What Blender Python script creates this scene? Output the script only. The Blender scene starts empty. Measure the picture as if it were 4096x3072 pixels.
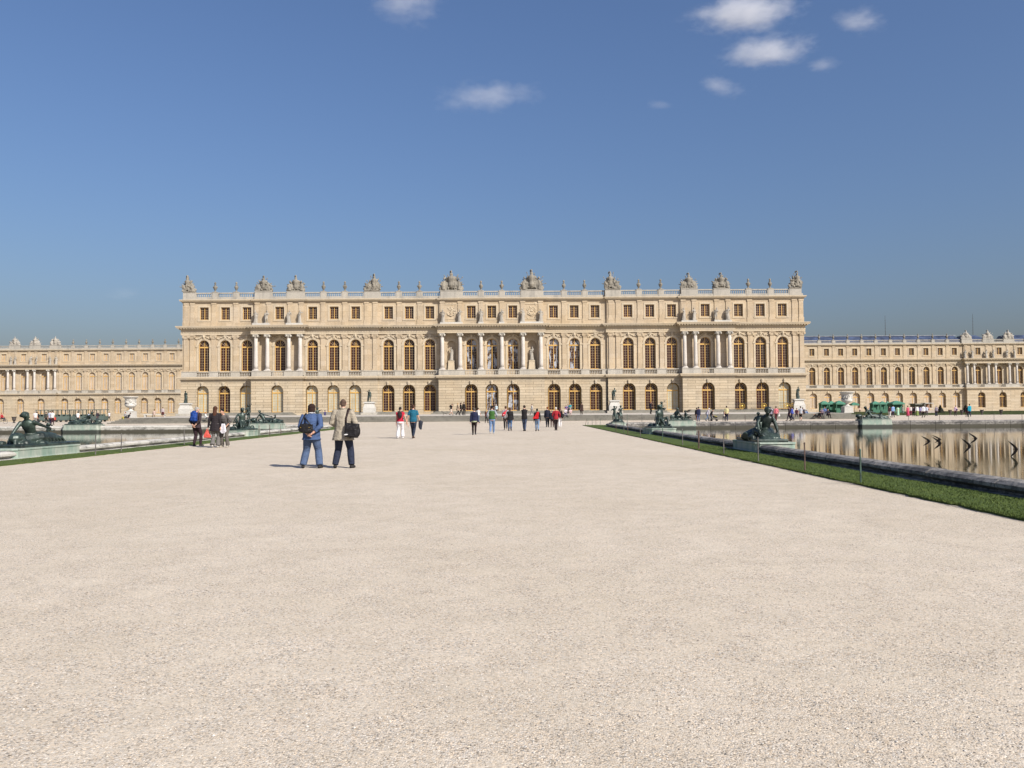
import bpy, bmesh, math, random
from math import sin, cos, pi, radians, sqrt, atan2
from mathutils import Vector, Matrix, Euler
from mathutils.geometry import tessellate_polygon
V = Vector
sc = bpy.context.scene
COL = sc.collection
random.seed(7)

# ------------------------------------------------------------------ camera
F, HC = 3300.0, 1.45
CAMM = Matrix.Rotation(pi/2 + math.atan(105/3300), 3, 'X') @ Matrix.Rotation(-0.0068, 3, 'Z')
cam = bpy.data.cameras.new('camera')
cam.lens = 36*F/4096; cam.sensor_width = 36; cam.clip_end = 20000; cam.clip_start = .05
camo = bpy.data.objects.new('camera', cam); COL.objects.link(camo)
camo.matrix_world = Matrix.Translation((0, 0, HC)) @ CAMM.to_4x4()
sc.camera = camo

def ray(u, v): return CAMM @ V(((u-2048)/F, (1536-v)/F, -1))
def at(u, v, Y): d = ray(u, v); return V((0, 0, HC)) + d*(Y/d.y)
def on(u, v, z=0.0): d = ray(u, v); return V((0, 0, HC)) + d*((z-HC)/d.z)
def fx(u, Y=136.0, v=1400): return at(u, v, Y).x

# ------------------------------------------------------------------ mesh builder
class MB:
    def __init__(s): s.v = []; s.f = []; s.m = []
    def quad(s, a, b, c, d, m=0):
        n = len(s.v); s.v += [V(a), V(b), V(c), V(d)]; s.f.append((n, n+1, n+2, n+3)); s.m.append(m)
    def poly(s, pts, m=0):
        n = len(s.v); s.v += [V(p) for p in pts]; s.f.append(tuple(range(n, n+len(pts)))); s.m.append(m)
    def box(s, x0, x1, y0, y1, z0, z1, m=0, M=None):
        n = len(s.v)
        p = [V((x, y, z)) for z in (z0, z1) for y in (y0, y1) for x in (x0, x1)]
        if M: p = [M @ q for q in p]
        s.v += p
        for f in ((0,2,3,1),(4,5,7,6),(0,1,5,4),(2,6,7,3),(0,4,6,2),(1,3,7,5)):
            s.f.append(tuple(n+i for i in f)); s.m.append(m)
    def loft(s, rings, m=0, cap=True):
        n = len(s.v); k = len(rings[0])
        for r in rings: s.v += [V(p) for p in r]
        for i in range(len(rings)-1):
            for j in range(k):
                a = n+i*k+j; b = n+i*k+(j+1) % k
                s.f.append((a, b, b+k, a+k)); s.m.append(m)
        if cap:
            s.f.append(tuple(n+j for j in reversed(range(k)))); s.m.append(m)
            e = n+(len(rings)-1)*k
            s.f.append(tuple(e+j for j in range(k))); s.m.append(m)
    def tube(s, pts, rad, n=8, m=0, sq=1.0, up=None):
        pts = [V(p) for p in pts]; rings = []
        for i, p in enumerate(pts):
            t = (pts[min(i+1, len(pts)-1)] - pts[max(i-1, 0)])
            t = t.normalized() if t.length > 1e-9 else V((0, 0, 1))
            ref = V(up) if up else (V((1, 0, 0)) if abs(t.x) < .8 else V((0, 1, 0)))
            a = (ref - t*ref.dot(t)).normalized(); b = t.cross(a)
            r = rad[i] if isinstance(rad, (list, tuple)) else rad
            rings.append([p + a*(r*cos(2*pi*j/n)) + b*(r*sq*sin(2*pi*j/n)) for j in range(n)])
        s.loft(rings, m)
    def lathe(s, prof, n=12, c=(0, 0, 0), m=0, sq=None):
        c = V(c)
        s.loft([[c + V((r*cos(2*pi*j/n+pi/n), r*sin(2*pi*j/n+pi/n), z)) for j in range(n)] for r, z in prof], m)
    def sqlathe(s, prof, c=(0, 0, 0), ry=1.0, m=0):
        c = V(c)
        s.loft([[c + V((a*r, b*r*ry, z)) for a, b in ((-1,-1),(1,-1),(1,1),(-1,1))] for r, z in prof], m)
    def ell(s, c, r, R=None, nu=10, nv=7, m=0):
        c = V(c); r = r if hasattr(r, '__len__') else (r, r, r)
        rings = []
        for i in range(nv+1):
            ph = -pi/2 + pi*(i/nv) ; ph = max(min(ph, pi/2-.08), -pi/2+.08)
            ring = []
            for j in range(nu):
                q = V((r[0]*cos(ph)*cos(2*pi*j/nu), r[1]*cos(ph)*sin(2*pi*j/nu), r[2]*sin(ph)))
                ring.append(c + (R @ q if R else q))
            rings.append(ring)
        s.loft(rings, m)
    def add(s, o, M=None, m=None):
        n = len(s.v); s.v += [(M @ p) if M else p.copy() for p in o.v]
        s.f += [tuple(n+i for i in f) for f in o.f]; s.m += o.m if m is None else [m]*len(o.m)
        return s
    def xf(s, M): s.v = [M @ p for p in s.v]; return s
    def mesh(s, name, mats, smooth=False):
        me = bpy.data.meshes.new(name); me.from_pydata([tuple(p) for p in s.v], [], s.f)
        for mt in (mats if isinstance(mats, (list, tuple)) else [mats]): me.materials.append(mt)
        me.polygons.foreach_set('material_index', s.m)
        if smooth: me.polygons.foreach_set('use_smooth', [True]*len(s.f))
        me.update(); return me

def link(name, data, parent=None, loc=(0, 0, 0), rz=0.0, scale=None):
    o = bpy.data.objects.new(name, data); COL.objects.link(o); o.location = loc; o.rotation_euler = (0, 0, rz)
    if parent: o.parent = parent
    if scale: o.scale = (scale,)*3 if not hasattr(scale, '__len__') else scale
    return o
def tag(o, label=None, cat=None, group=None, kind=None):
    if label: o['label'] = label
    if cat: o['category'] = cat
    if group: o['group'] = group
    if kind: o['kind'] = kind
    return o
def part(mb, name, mats, parent, loc=(0, 0, 0), smooth=False, label=None):
    o = link(name, mb.mesh(name, mats, smooth) if isinstance(mb, MB) else mb, parent, loc)
    if label: o['label'] = label
    return o

# voxel fusing of overlapping pieces into one continuous surface (own small scene so it stays quick)
TS = bpy.data.scenes.new('fuse')
def fuse(mb, vox, name, mats, sm=4):
    me = mb.mesh('tmp', mats)
    bm = bmesh.new(); bm.from_mesh(me); bmesh.ops.recalc_face_normals(bm, faces=bm.faces); bm.to_mesh(me); bm.free()
    o = bpy.data.objects.new('tmp', me); TS.collection.objects.link(o)
    r = o.modifiers.new('r', 'REMESH'); r.mode = 'VOXEL'; r.voxel_size = vox; r.adaptivity = 0
    if sm: q = o.modifiers.new('s', 'SMOOTH'); q.factor = .5; q.iterations = sm
    TS.view_layers[0].update(); dg = TS.view_layers[0].depsgraph
    ev = o.evaluated_get(dg); out = bpy.data.meshes.new_from_object(ev, depsgraph=dg)
    out.name = name
    out.materials.clear()
    for mt in (mats if isinstance(mats, (list, tuple)) else [mats]): out.materials.append(mt)
    out.polygons.foreach_set('use_smooth', [True]*len(out.polygons))
    bpy.data.objects.remove(o); bpy.data.meshes.remove(me)
    return out
def append(me, mb, mi):
    # add unfused small pieces (fingers, eyes) to a fused mesh
    bm = bmesh.new(); bm.from_mesh(me)
    vs = [bm.verts.new(p) for p in mb.v]
    for f in mb.f:
        q = bm.faces.new([vs[i] for i in f]); q.smooth = True; q.material_index = mi
    bm.to_mesh(me); bm.free(); return me

# ------------------------------------------------------------------ materials
def newmat(name):
    m = bpy.data.materials.new(name); m.use_nodes = True; nt = m.node_tree
    b = nt.nodes['Principled BSDF']
    return m, nt, b, (lambda t, **k: mk(nt, t, **k))
def mk(nt, t, **k):
    n = nt.nodes.new(t)
    for a, val in k.items():
        if hasattr(n, a): setattr(n, a, val)
    return n
def L(nt, a, b): nt.links.new(a, b)
def noise(nt, vec, scale, detail=3, rough=.55):
    n = mk(nt, 'ShaderNodeTexNoise'); n.inputs['Scale'].default_value = scale
    n.inputs['Detail'].default_value = detail; n.inputs['Roughness'].default_value = rough
    L(nt, vec, n.inputs['Vector']); return n.outputs['Fac']
def ramp(nt, fac, stops):
    r = mk(nt, 'ShaderNodeValToRGB'); L(nt, fac, r.inputs['Fac'])
    e = r.color_ramp.elements
    while len(e) < len(stops): e.new(.5)
    for i, (p, c) in enumerate(stops):
        e[i].position = p; e[i].color = (c, c, c, 1) if not hasattr(c, '__len__') else (*c, 1)
    return r.outputs['Color']
def mix(nt, fac, a, b, mode='MIX'):
    n = mk(nt, 'ShaderNodeMix'); n.data_type = 'RGBA'; n.blend_type = mode
    for s, x in (('Factor', fac), ('A', a), ('B', b)):
        i = [q for q in n.inputs if q.name == s and q.enabled][0]
        if hasattr(x, 'is_linked') or hasattr(x, 'node'): L(nt, x, i)
        elif s == 'Factor': i.default_value = x
        else: i.default_value = (*x, 1) if len(x) == 3 else x
    return [q for q in n.outputs if q.enabled][0]
def math2(nt, op, a, b):
    n = mk(nt, 'ShaderNodeMath'); n.operation = op
    for i, x in enumerate((a, b)):
        if hasattr(x, 'node'): L(nt, x, n.inputs[i])
        else: n.inputs[i].default_value = x
    return n.outputs[0]
def pos(nt, scale=None):
    g = mk(nt, 'ShaderNodeNewGeometry').outputs['Position']
    if scale:
        mp = mk(nt, 'ShaderNodeMapping'); mp.inputs['Scale'].default_value = scale; L(nt, g, mp.inputs['Vector']); return mp.outputs[0]
    return g
def bump(nt, b, h, strength, dist):
    n = mk(nt, 'ShaderNodeBump'); n.inputs['Strength'].default_value = strength; n.inputs['Distance'].default_value = dist
    L(nt, h, n.inputs['Height']); L(nt, n.outputs[0], b.inputs['Normal'])

def stone(name, c, c2, stain=(.19, .17, .145), st=.35, course=None, bw=1.3, rough=.9, joint=.5, vscale=1.0):
    m, nt, b, _ = newmat(name); p = pos(nt)
    col = mix(nt, ramp(nt, noise(nt, p, .35*vscale, 4), [(.3, 0), (.7, 1)]), c, c2)
    str_ = ramp(nt, noise(nt, pos(nt, (1.1*vscale, 1.1*vscale, .22*vscale)), 1.0, 5, .65), [(.5, 0), (.78, 1)])
    col = mix(nt, math2(nt, 'MULTIPLY', str_, st), col, stain)
    fine = noise(nt, p, 6*vscale, 4)
    col = mix(nt, 1.0, col, ramp(nt, fine, [(.25, .8), (.75, 1.1)]), 'MULTIPLY')
    h = fine
    if course:
        sx = mk(nt, 'ShaderNodeSeparateXYZ'); L(nt, p, sx.inputs[0])
        cb = mk(nt, 'ShaderNodeCombineXYZ'); L(nt, math2(nt, 'ADD', sx.outputs[0], sx.outputs[1]), cb.inputs[0])
        L(nt, math2(nt, 'ADD', sx.outputs[2], .07), cb.inputs[1])
        k = mk(nt, 'ShaderNodeTexBrick'); L(nt, cb.outputs[0], k.inputs['Vector'])
        k.inputs['Scale'].default_value = 1; k.inputs['Row Height'].default_value = course; k.inputs['Brick Width'].default_value = bw
        k.inputs['Mortar Size'].default_value = .022; k.inputs['Mortar Smooth'].default_value = .3
        k.inputs['Color1'].default_value = (1, 1, 1, 1); k.inputs['Color2'].default_value = (.82, .80, .77, 1)
        k.inputs['Mortar'].default_value = (joint, joint*.92, joint*.82, 1)
        col = mix(nt, 1.0, col, k.outputs['Color'], 'MULTIPLY')
    L(nt, col, b.inputs['Base Color']); b.inputs['Roughness'].default_value = rough
    bump(nt, b, h, .5, .03); return m

def plain(name, c, rough=.7, var=.15, sc_=4.0, metal=0, bumpd=0, spec=None, c2=None):
    m, nt, b, _ = newmat(name); p = pos(nt)
    f = noise(nt, p, sc_, 3)
    d = c2 or tuple(x*(1-2*var) for x in c)
    col = mix(nt, ramp(nt, f, [(.3, 0), (.7, 1)]), tuple(min(1, x*(1+var*.6)) for x in c), d)
    L(nt, col, b.inputs['Base Color']); b.inputs['Roughness'].default_value = rough; b.inputs['Metallic'].default_value = metal
    if spec is not None: b.inputs['Specular IOR Level'].default_value = spec
    if bumpd: bump(nt, b, f, .6, bumpd)
    return m
CL = {}
def cloth(c, rough=.85):
    k = tuple(round(x*.8, 3) for x in c)
    if k not in CL:
        m, nt, b, _ = newmat('cloth'); p = pos(nt)
        f = noise(nt, p, 9, 3); w = noise(nt, pos(nt, (5, 5, 9)), 1.6, 2)
        col = mix(nt, ramp(nt, f, [(.3, 0), (.7, 1)]), tuple(x*1.12 for x in k), tuple(x*.82 for x in k))
        L(nt, col, b.inputs['Base Color']); b.inputs['Roughness'].default_value = rough; b.inputs['Specular IOR Level'].default_value = .25
        bump(nt, b, w, .8, .05); CL[k] = m
    return CL[k]

M = {}
M['wall'] = stone('limestone_wall', (.475, .375, .248), (.44, .365, .268), st=.34, course=.9, bw=1.5, joint=.80)
M['rustic'] = stone('rusticated_limestone', (.495, .40, .272), (.46, .39, .285), st=.28, course=.44, bw=2.6, joint=.16)
M['trim'] = stone('limestone_trim', (.485, .395, .268), (.44, .375, .28), st=.35)
M['podium'] = stone('pale_limestone', (.40, .375, .325), (.36, .33, .275), st=.7, stain=(.22, .21, .19))
M['parapet'] = stone('weathered_limestone', (.38, .35, .295), (.32, .30, .26), st=.8, stain=(.17, .165, .15))
M['carve'] = stone('weathered_carving', (.25, .225, .18), (.18, .165, .135), st=1.0, stain=(.045, .043, .038), vscale=2.2)
M['statue'] = stone('pale_statue_stone', (.36, .33, .28), (.29, .265, .225), st=.8, stain=(.09, .085, .075), vscale=2.4)
M['marble'] = stone('column_marble', (.485, .45, .405), (.44, .405, .36), st=.3, stain=(.4, .34, .29))
M['white'] = stone('white_marble', (.49, .475, .435), (.42, .405, .365), st=.5, stain=(.3, .29, .26))
M['gold'] = plain('ochre_paint', (.53, .325, .095), .45, .12, 3)
M['bar'] = plain('ochre_glazing_bar', (.42, .315, .18), .5, .1, 3)
M['glass'] = plain('dark_pane', (.035, .012, .010), .12, .3, .8, spec=.5)
def panem(name, c1, c2, rough, patch=None, sc_=.8):
    m, nt, b, _ = newmat(name); p = pos(nt); rn = mk(nt, 'ShaderNodeObjectInfo').outputs['Random']
    f = ramp(nt, noise(nt, p, sc_, 4, .6), [(.32, 0), (.68, 1)])
    col = mix(nt, f, c1, c2); col = mix(nt, 1.0, col, ramp(nt, rn, [(0, .7), (1, 1.35)]), 'MULTIPLY')
    if patch:
        k = ramp(nt, noise(nt, pos(nt, (1.6, 1.6, .5)), 1.2, 4, .65), [(.50, 0), (.56, 1)]); col = mix(nt, k, col, patch)
    L(nt, col, b.inputs['Base Color']); b.inputs['Roughness'].default_value = rough; bump(nt, b, noise(nt, p, 1.5, 2), .25, .02); return m
M['glass'] = panem('dark_pane', (.045, .014, .010), (.020, .010, .012), .1)
M['glassv'] = panem('pane_with_painted_daylight', (.045, .014, .010), (.020, .010, .012), .1, (.34, .37, .42))  # pale blue patches paint sky and see-through daylight into the pane colour
M['blind'] = plain('pane_over_white_shutter', (.44, .415, .315), .25, .12, .7)
M['blindp'] = plain('pane_over_pale_blind', (.48, .40, .315), .25, .14, .5)
M['slate'] = plain('blue_slate', (.055, .075, .13), .45, .3, .5)
M['lead'] = plain('lead_flashing', (.33, .35, .38), .5, .2, 1)
M['iron'] = plain('dark_iron', (.03, .028, .026), .5, .2, 6)
M['gilt'] = plain('gilded_iron', (.62, .40, .08), .35, .15, 8, metal=.6)
M['steps'] = stone('step_stone', (.235, .222, .185), (.18, .168, .14), st=.8, stain=(.075, .07, .06))
M['nosing'] = stone('step_nosing', (.30, .285, .24), (.24, .225, .19), st=.7, stain=(.12, .115, .1))
M['paving'] = stone('terrace_paving', (.46, .425, .37), (.42, .385, .33), st=.3)
M['skin'] = plain('skin', (.50, .285, .20), .5, .1, 12)
M['eye'] = plain('eye', (.03, .02, .015), .2, .1, 9)

def bronze():
    m, nt, b, _ = newmat('patinated_bronze'); p = pos(nt)
    f = ramp(nt, noise(nt, p, 3.2, 5, .65), [(.40, 0), (.68, 1)])
    col = mix(nt, f, (.015, .022, .019), (.058, .086, .070))
    g = mk(nt, 'ShaderNodeSeparateXYZ'); L(nt, mk(nt, 'ShaderNodeNewGeometry').outputs['Normal'], g.inputs[0])
    L(nt, col, b.inputs['Base Color']); b.inputs['Roughness'].default_value = .42; b.inputs['Metallic'].default_value = .25
    bump(nt, b, noise(nt, p, 9, 4), .5, .02); return m
M['bronze'] = bronze()
def plinthm():
    m, nt, b, _ = newmat('copper_stained_marble'); p = pos(nt)
    f = ramp(nt, noise(nt, pos(nt, (1.6, 1.6, .5)), 1.4, 4, .6), [(.36, 0), (.62, 1)])
    col = mix(nt, f, (.36, .375, .315), (.20, .27, .22))
    col = mix(nt, ramp(nt, noise(nt, pos(nt, (3, 3, .8)), 1.5, 5, .7), [(.52, 0), (.75, .8)]), col, (.16, .20, .17))
    sx_ = mk(nt, 'ShaderNodeSeparateXYZ'); L(nt, p, sx_.inputs[0]); wl = math2(nt, 'ADD', sx_.outputs[2], math2(nt, 'MULTIPLY', noise(nt, pos(nt, (2, 2, .5)), 1.5, 4), .12))
    wet = mk(nt, 'ShaderNodeMapRange'); wet.inputs['From Min'].default_value = .04; wet.inputs['From Max'].default_value = -.06; L(nt, wl, wet.inputs['Value'])     # algae band along the waterline
    col = mix(nt, wet.outputs[0], col, (.030, .036, .028))
    L(nt, col, b.inputs['Base Color']); b.inputs['Roughness'].default_value = .7; bump(nt, b, noise(nt, p, 12, 3), .4, .02); return m
M['plinth'] = plinthm()
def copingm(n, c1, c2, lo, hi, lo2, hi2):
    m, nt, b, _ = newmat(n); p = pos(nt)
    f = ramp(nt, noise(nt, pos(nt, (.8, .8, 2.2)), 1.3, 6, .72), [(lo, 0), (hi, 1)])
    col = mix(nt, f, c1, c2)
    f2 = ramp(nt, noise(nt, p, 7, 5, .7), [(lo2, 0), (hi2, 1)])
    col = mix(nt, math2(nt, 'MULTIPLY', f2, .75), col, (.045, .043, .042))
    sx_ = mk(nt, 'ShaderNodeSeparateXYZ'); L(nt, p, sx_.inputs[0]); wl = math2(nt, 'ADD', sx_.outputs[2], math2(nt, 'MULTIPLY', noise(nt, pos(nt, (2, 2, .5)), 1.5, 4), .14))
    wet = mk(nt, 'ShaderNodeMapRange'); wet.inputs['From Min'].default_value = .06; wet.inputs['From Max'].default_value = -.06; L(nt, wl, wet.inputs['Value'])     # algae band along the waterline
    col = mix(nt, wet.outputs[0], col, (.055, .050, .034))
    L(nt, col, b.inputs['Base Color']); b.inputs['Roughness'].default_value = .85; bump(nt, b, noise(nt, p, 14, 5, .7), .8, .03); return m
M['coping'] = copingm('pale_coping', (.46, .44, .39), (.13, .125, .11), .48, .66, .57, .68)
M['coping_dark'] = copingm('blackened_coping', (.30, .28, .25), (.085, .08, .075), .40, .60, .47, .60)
def gravelm():
    m, nt, b, _ = newmat('gravel'); p = pos(nt)
    big = ramp(nt, noise(nt, p, .22, 5, .62), [(.36, 0), (.66, 1)])
    mid = ramp(nt, noise(nt, p, 1.6, 6, .68), [(.40, 0), (.60, 1)])
    col = mix(nt, big, (.545, .480, .394), (.495, .430, .342))
    col = mix(nt, math2(nt, 'MULTIPLY', mid, .45), col, (.435, .378, .300))
    trod = ramp(nt, noise(nt, pos(nt, (.55, .16, 1)), 1.0, 5, .6), [(.50, 0), (.70, 1)])       # lighter trodden drifts along the walk
    col = mix(nt, math2(nt, 'MULTIPLY', trod, .28), col, (.575, .515, .425))
    v = mk(nt, 'ShaderNodeTexVoronoi'); v.inputs['Scale'].default_value = 105; L(nt, p, v.inputs['Vector'])
    sp = mk(nt, 'ShaderNodeSeparateColor'); L(nt, v.outputs['Color'], sp.inputs[0])
    peb = ramp(nt, sp.outputs[0], [(0, .34), (.10, .54), (.24, .86), (.62, .98), (.86, 1.06), (1, 1.45)])
    tint = mix(nt, sp.outputs[1], (1.06, .98, .88), (.95, 1.0, 1.07))
    peb = mix(nt, 1.0, peb, tint, 'MULTIPLY')
    den = ramp(nt, noise(nt, p, 2.6, 6, .7), [(.32, .42), (.60, 1)])
    col = mix(nt, den, mix(nt, 1.0, col, (1.03, 1.02, .98), 'MULTIPLY'), mix(nt, 1.0, col, peb, 'MULTIPLY'))
    L(nt, col, b.inputs['Base Color']); b.inputs['Roughness'].default_value = .95; b.inputs['Specular IOR Level'].default_value = .15
    h = math2(nt, 'ADD', math2(nt, 'MULTIPLY', math2(nt, 'MULTIPLY', v.outputs['Distance'], -1.0), den), math2(nt, 'MULTIPLY', mid, .5))
    bump(nt, b, h, .5, .008); return m
M['gravel'] = gravelm()
def grassm(n, a, c):
    m, nt, b, _ = newmat(n); p = pos(nt)
    f = ramp(nt, noise(nt, p, 1.2, 5, .65), [(.35, 0), (.68, 1)])
    col = mix(nt, f, a, c); col = mix(nt, 1.0, col, ramp(nt, noise(nt, p, 40, 3), [(.3, .6), (.7, 1.25)]), 'MULTIPLY')
    L(nt, col, b.inputs['Base Color']); b.inputs['Roughness'].default_value = .8; b.inputs['Specular IOR Level'].default_value = .2
    bump(nt, b, noise(nt, p, 60, 3), .8, .02); return m
M['grass'] = grassm('lawn_grass', (.082, .112, .026), (.056, .086, .019))
M['blade'] = grassm('grass_blade', (.10, .135, .032), (.066, .10, .022))
M['hedge'] = grassm('box_hedge', (.045, .06, .02), (.03, .04, .015))
M['earth'] = plain('dry_soil', (.30, .26, .2), .95, .2, .3)
def waterm():
    m, nt, b, _ = newmat('pond_water')
    b.inputs['Base Color'].default_value = (.050, .048, .026, 1); b.inputs['Roughness'].default_value = .02; b.inputs['IOR'].default_value = 1.33
    a = noise(nt, pos(nt, (.9, 3.0, 1)), 1.3, 3, .5); c = noise(nt, pos(nt, (1.6, 7.0, 1)), 3.0, 2, .5)
    bump(nt, b, math2(nt, 'ADD', a, math2(nt, 'MULTIPLY', c, .25)), .035, .04); return m
M['water'] = waterm()
# ------------------------------------------------------------------ ground, basins, terrace
def tess(outer, holes, z):
    loops = [[V((x, y, z)) for x, y in outer]] + [[V((x, y, z)) for x, y in h] for h in holes]
    flat = [p for l in loops for p in l]
    mb = MB(); mb.v = flat; mb.f = [tuple(t) for t in tessellate_polygon(loops)]
    for i, f in enumerate(mb.f):
        a, b_, c = (flat[j] for j in f)
        if (b_-a).cross(c-a).z < 0: mb.f[i] = f[::-1]
    mb.m = [0]*len(mb.f); return mb
def skirt(mb, loop, z0, z1):
    for i in range(len(loop)):
        a, b_ = loop[i], loop[(i+1) % len(loop)]
        mb.quad((*a, z0), (*b_, z0), (*b_, z1), (*a, z1))
BX = -3.8                                     # the garden axis
R_IN, R_OUT, FAR, NEAR, RC = 8.4, 45.0, 74.6, -34.0, 5.0
def basin_path(off):
    x0, x1, y0, y1, r = R_IN-off, R_OUT+RC+off, NEAR-off, FAR+off, RC+off
    pts = []
    for cx, cy, a0 in ((x1-r, y0+r, -pi/2), (x1-r, y1-r, 0), (x0+r, y1-r, pi/2), (x0+r, y0+r, pi)):
        for k in range(9): a = a0+pi/2*k/8; pts.append((cx+r*cos(a), cy+r*sin(a)))
    return pts
def mir(pts, s): return pts if s > 0 else [(2*BX-x, y) for x, y in pts][::-1]
GR = 1.9                                      # lawn strip: outer edge offset from the waterline
holes = []
for s in (1, -1):
    path = mir(basin_path(.58), s); holes.append(path)
    # lawn strip round the basin
    def lo(off): return [(R_IN-off, NEAR-off), (R_OUT+RC+off, NEAR-off), (R_OUT+RC+off, FAR+off), (R_IN-off, FAR+off)]
    rng = random.Random(3+s)
    out = []
    base = lo(GR); 
    for i in range(4):
        a, b_ = base[i], base[(i+1) % 4]; n = int(max(abs(a[0]-b_[0]), abs(a[1]-b_[1]))/.22)
        for k in range(n):
            t = k/n; j = rng.gauss(0, .022); x = a[0]+(b_[0]-a[0])*t; y = a[1]+(b_[1]-a[1])*t
            out.append((x+j, y) if i % 2 else (x, y+j))
    out = mir(out, s)
    g = tess(out, [mir(basin_path(.54), s)], .04); skirt(g, out, -.02, .04)
    tag(link('lawn', g.mesh('lawn', M['grass'])), kind='structure')
    w = tess(mir(basin_path(-.0), s), [], -.29)
    tag(link('water', w.mesh('water', M['water'])), kind='structure')
    # coping swept round the basin in blocks with open joints
    prof = [(.0, -.9), (.0, .06), (-.03, .14), (.0, .24), (.10, .305), (.26, .325), (.42, .30), (.50, .235), (.50, .165), (.42, .125), (.36, .09), (.38, .05), (.50, .045), (.64, .04), (.66, -.2)]
    prof = [(o_, z_*.88 if z_ > .05 else z_) for o_, z_ in prof]
    mb = MB(); dense = []
    P0 = basin_path(0)
    for i in range(len(P0)):
        a, b_ = V(P0[i]), V(P0[(i+1) % len(P0)]); n = max(1, int((b_-a).length/2.2))
        for k in range(n): dense.append(a.lerp(b_, k/n))
    N = len(dense); nor = []
    for i in range(N):
        t = (dense[(i+1) % N]-dense[i-1]).normalized(); nor.append(V((t.y, -t.x)))
    for i in range(N):
        j = (i+1) % N; ring = []
        for q, nn, sh in ((dense[i], nor[i], .012), (dense[j], nor[j], -.012)):
            d = (dense[j]-dense[i]).normalized()*sh; dz = rng.uniform(-.008, .008)
            ring.append([V(((q+nn*o+d).x if s > 0 else 2*BX-(q+nn*o+d).x, (q+nn*o+d).y, z+(dz if z > 0 else 0))) for o, z in prof])
        mb.loft(ring, cap=True)
    bo = link('fountain_basin', None, None, (BX+s*(R_IN-BX+20), 40, 0))
    for p in mb.v: p -= bo.location
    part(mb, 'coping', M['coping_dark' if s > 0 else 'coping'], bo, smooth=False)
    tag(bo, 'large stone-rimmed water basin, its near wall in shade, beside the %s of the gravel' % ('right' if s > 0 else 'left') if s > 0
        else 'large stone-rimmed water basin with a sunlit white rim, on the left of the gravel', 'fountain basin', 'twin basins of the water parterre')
gro = [(-260, -70), (260, -70), (260, 152), (52, 152), (52, 239), (-57, 239), (-57, 147), (-260, 147)]
g = tess(gro, holes, 0.0); skirt(g, gro, -1.6, 0)
tag(link('gravel_court', g.mesh('gravel_court', M['gravel'])), kind='structure')
g = MB(); g.quad((-6000, -6000, -1.6), (6000, -6000, -1.6), (6000, 6000, -1.6), (-6000, 6000, -1.6))
tag(link('ground', g.mesh('ground', M['earth'])), kind='structure')
g = MB(); g.quad((52, 152, -.004), (260, 152, -.004), (260, 239, -.004), (52, 239, -.004))
tag(link('parterre_ground', g.mesh('parterre_ground', M['gravel'])), kind='structure')
# loose stones lying on the gravel near the camera
rng = random.Random(11); g = MB()
for i in range(24000):
    y = 2.7+12*rng.random()**1.7; x = (rng.random()-.5)*1.35*y+.2*(rng.random()-.5)
    if x > 6.2: continue
    r = rng.uniform(.0025, .0062)*(1.6 if rng.random() < .06 else 1); a = rng.random()*6.28
    n = len(g.v); zz = r*.35; mi = 0 if rng.random() < .5 else (1 if rng.random() < .4 else 2)
    ring = [V((x+r*cos(a+k*1.257)*rng.uniform(.7, 1.2), y+r*sin(a+k*1.257)*rng.uniform(.7, 1.2), zz*rng.uniform(.5, 1))) for k in range(5)]
    g.v += ring+[V((x, y, r*.95))]
    for k in range(5): g.f.append((n+k, n+(k+1) % 5, n+5)); g.m.append(mi)
tag(link('loose_gravel', g.mesh('loose_gravel', [plain('pebble', (.48, .42, .345), .9, .2, 30), plain('pale_pebble', (.56, .52, .46), .8, .15, 30), plain('dark_pebble', (.29, .255, .215), .9, .2, 30)])), kind='stuff')
# grass blades on the strip
g = MB(); rng = random.Random(5)
def blade(x, y):
    h = rng.uniform(.012, .034); a = rng.random()*6.28; w = rng.uniform(.004, .008); lx, ly = rng.gauss(0, .018), rng.gauss(0, .018)
    n = len(g.v); g.v += [V((x+w*cos(a), y+w*sin(a), .035)), V((x-w*cos(a), y-w*sin(a), .035)), V((x+lx, y+ly, .04+h))]
    g.f.append((n, n+1, n+2)); g.m.append(0)
for i in range(26000):
    y = 9+23*rng.random()**1.5; x = rng.uniform(R_IN-GR-.03, R_IN-.63); blade(x, y)
for i in range(9000):
    y = 9+30*rng.random()**1.4; blade(R_IN-GR+rng.gauss(0, .035), y)
for i in range(5000):
    y = 20+22*rng.random()**1.3; x = 2*BX-rng.uniform(R_IN-GR-.03, R_IN-.63); blade(x, y)
tag(link('grass', g.mesh('grass', M['blade'])), kind='stuff')

# terrace with steps in front of the palace
TX0, TX1, TY = -54.0, 47.2, 110.0
def terz(y): return .75+(y-111.5)*.15/19.5
g = MB()
for i in range(5):
    e = .36*i; g.box(TX0+e, TX1-e, TY+e, 136+i*.01, -.1-.01*i, .15*(i+1)-.008); g.box(TX0+e-.06, TX1-e+.06, TY+e-.06, 136.1+i*.01, .15*(i+1)-.045, .15*(i+1)-(.0 if i < 4 else .004), 1)
tag(link('terrace_steps', g.mesh('terrace_steps', [M['steps'], M['nosing']])), kind='structure')
g = MB(); e = 1.5
for z0 in (0,):
    g.loft([[V((x, TY+e-.04, .60)), V((x, TY+e-.04, .752)), V((x, 132, .90)), V((x, 132, .3))] for x in (TX0+e-.04, TX1-e+.04)])
tag(link('terrace', g.mesh('terrace', M['paving'])), kind='structure')
g = MB()
for i, (a, b_) in enumerate(((-52.2, -35), (-32, -3.4-12), (-3.4-9.5, -3.4+9.5), (8.8, 25), (28, 45.4))):
    for k in range(3): g.box(a+.3*k, b_-.3*k, 131.0+.38*k+.001*i, 137, .5-.01*k, .9+.155*(k+1)+.002*i)
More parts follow.
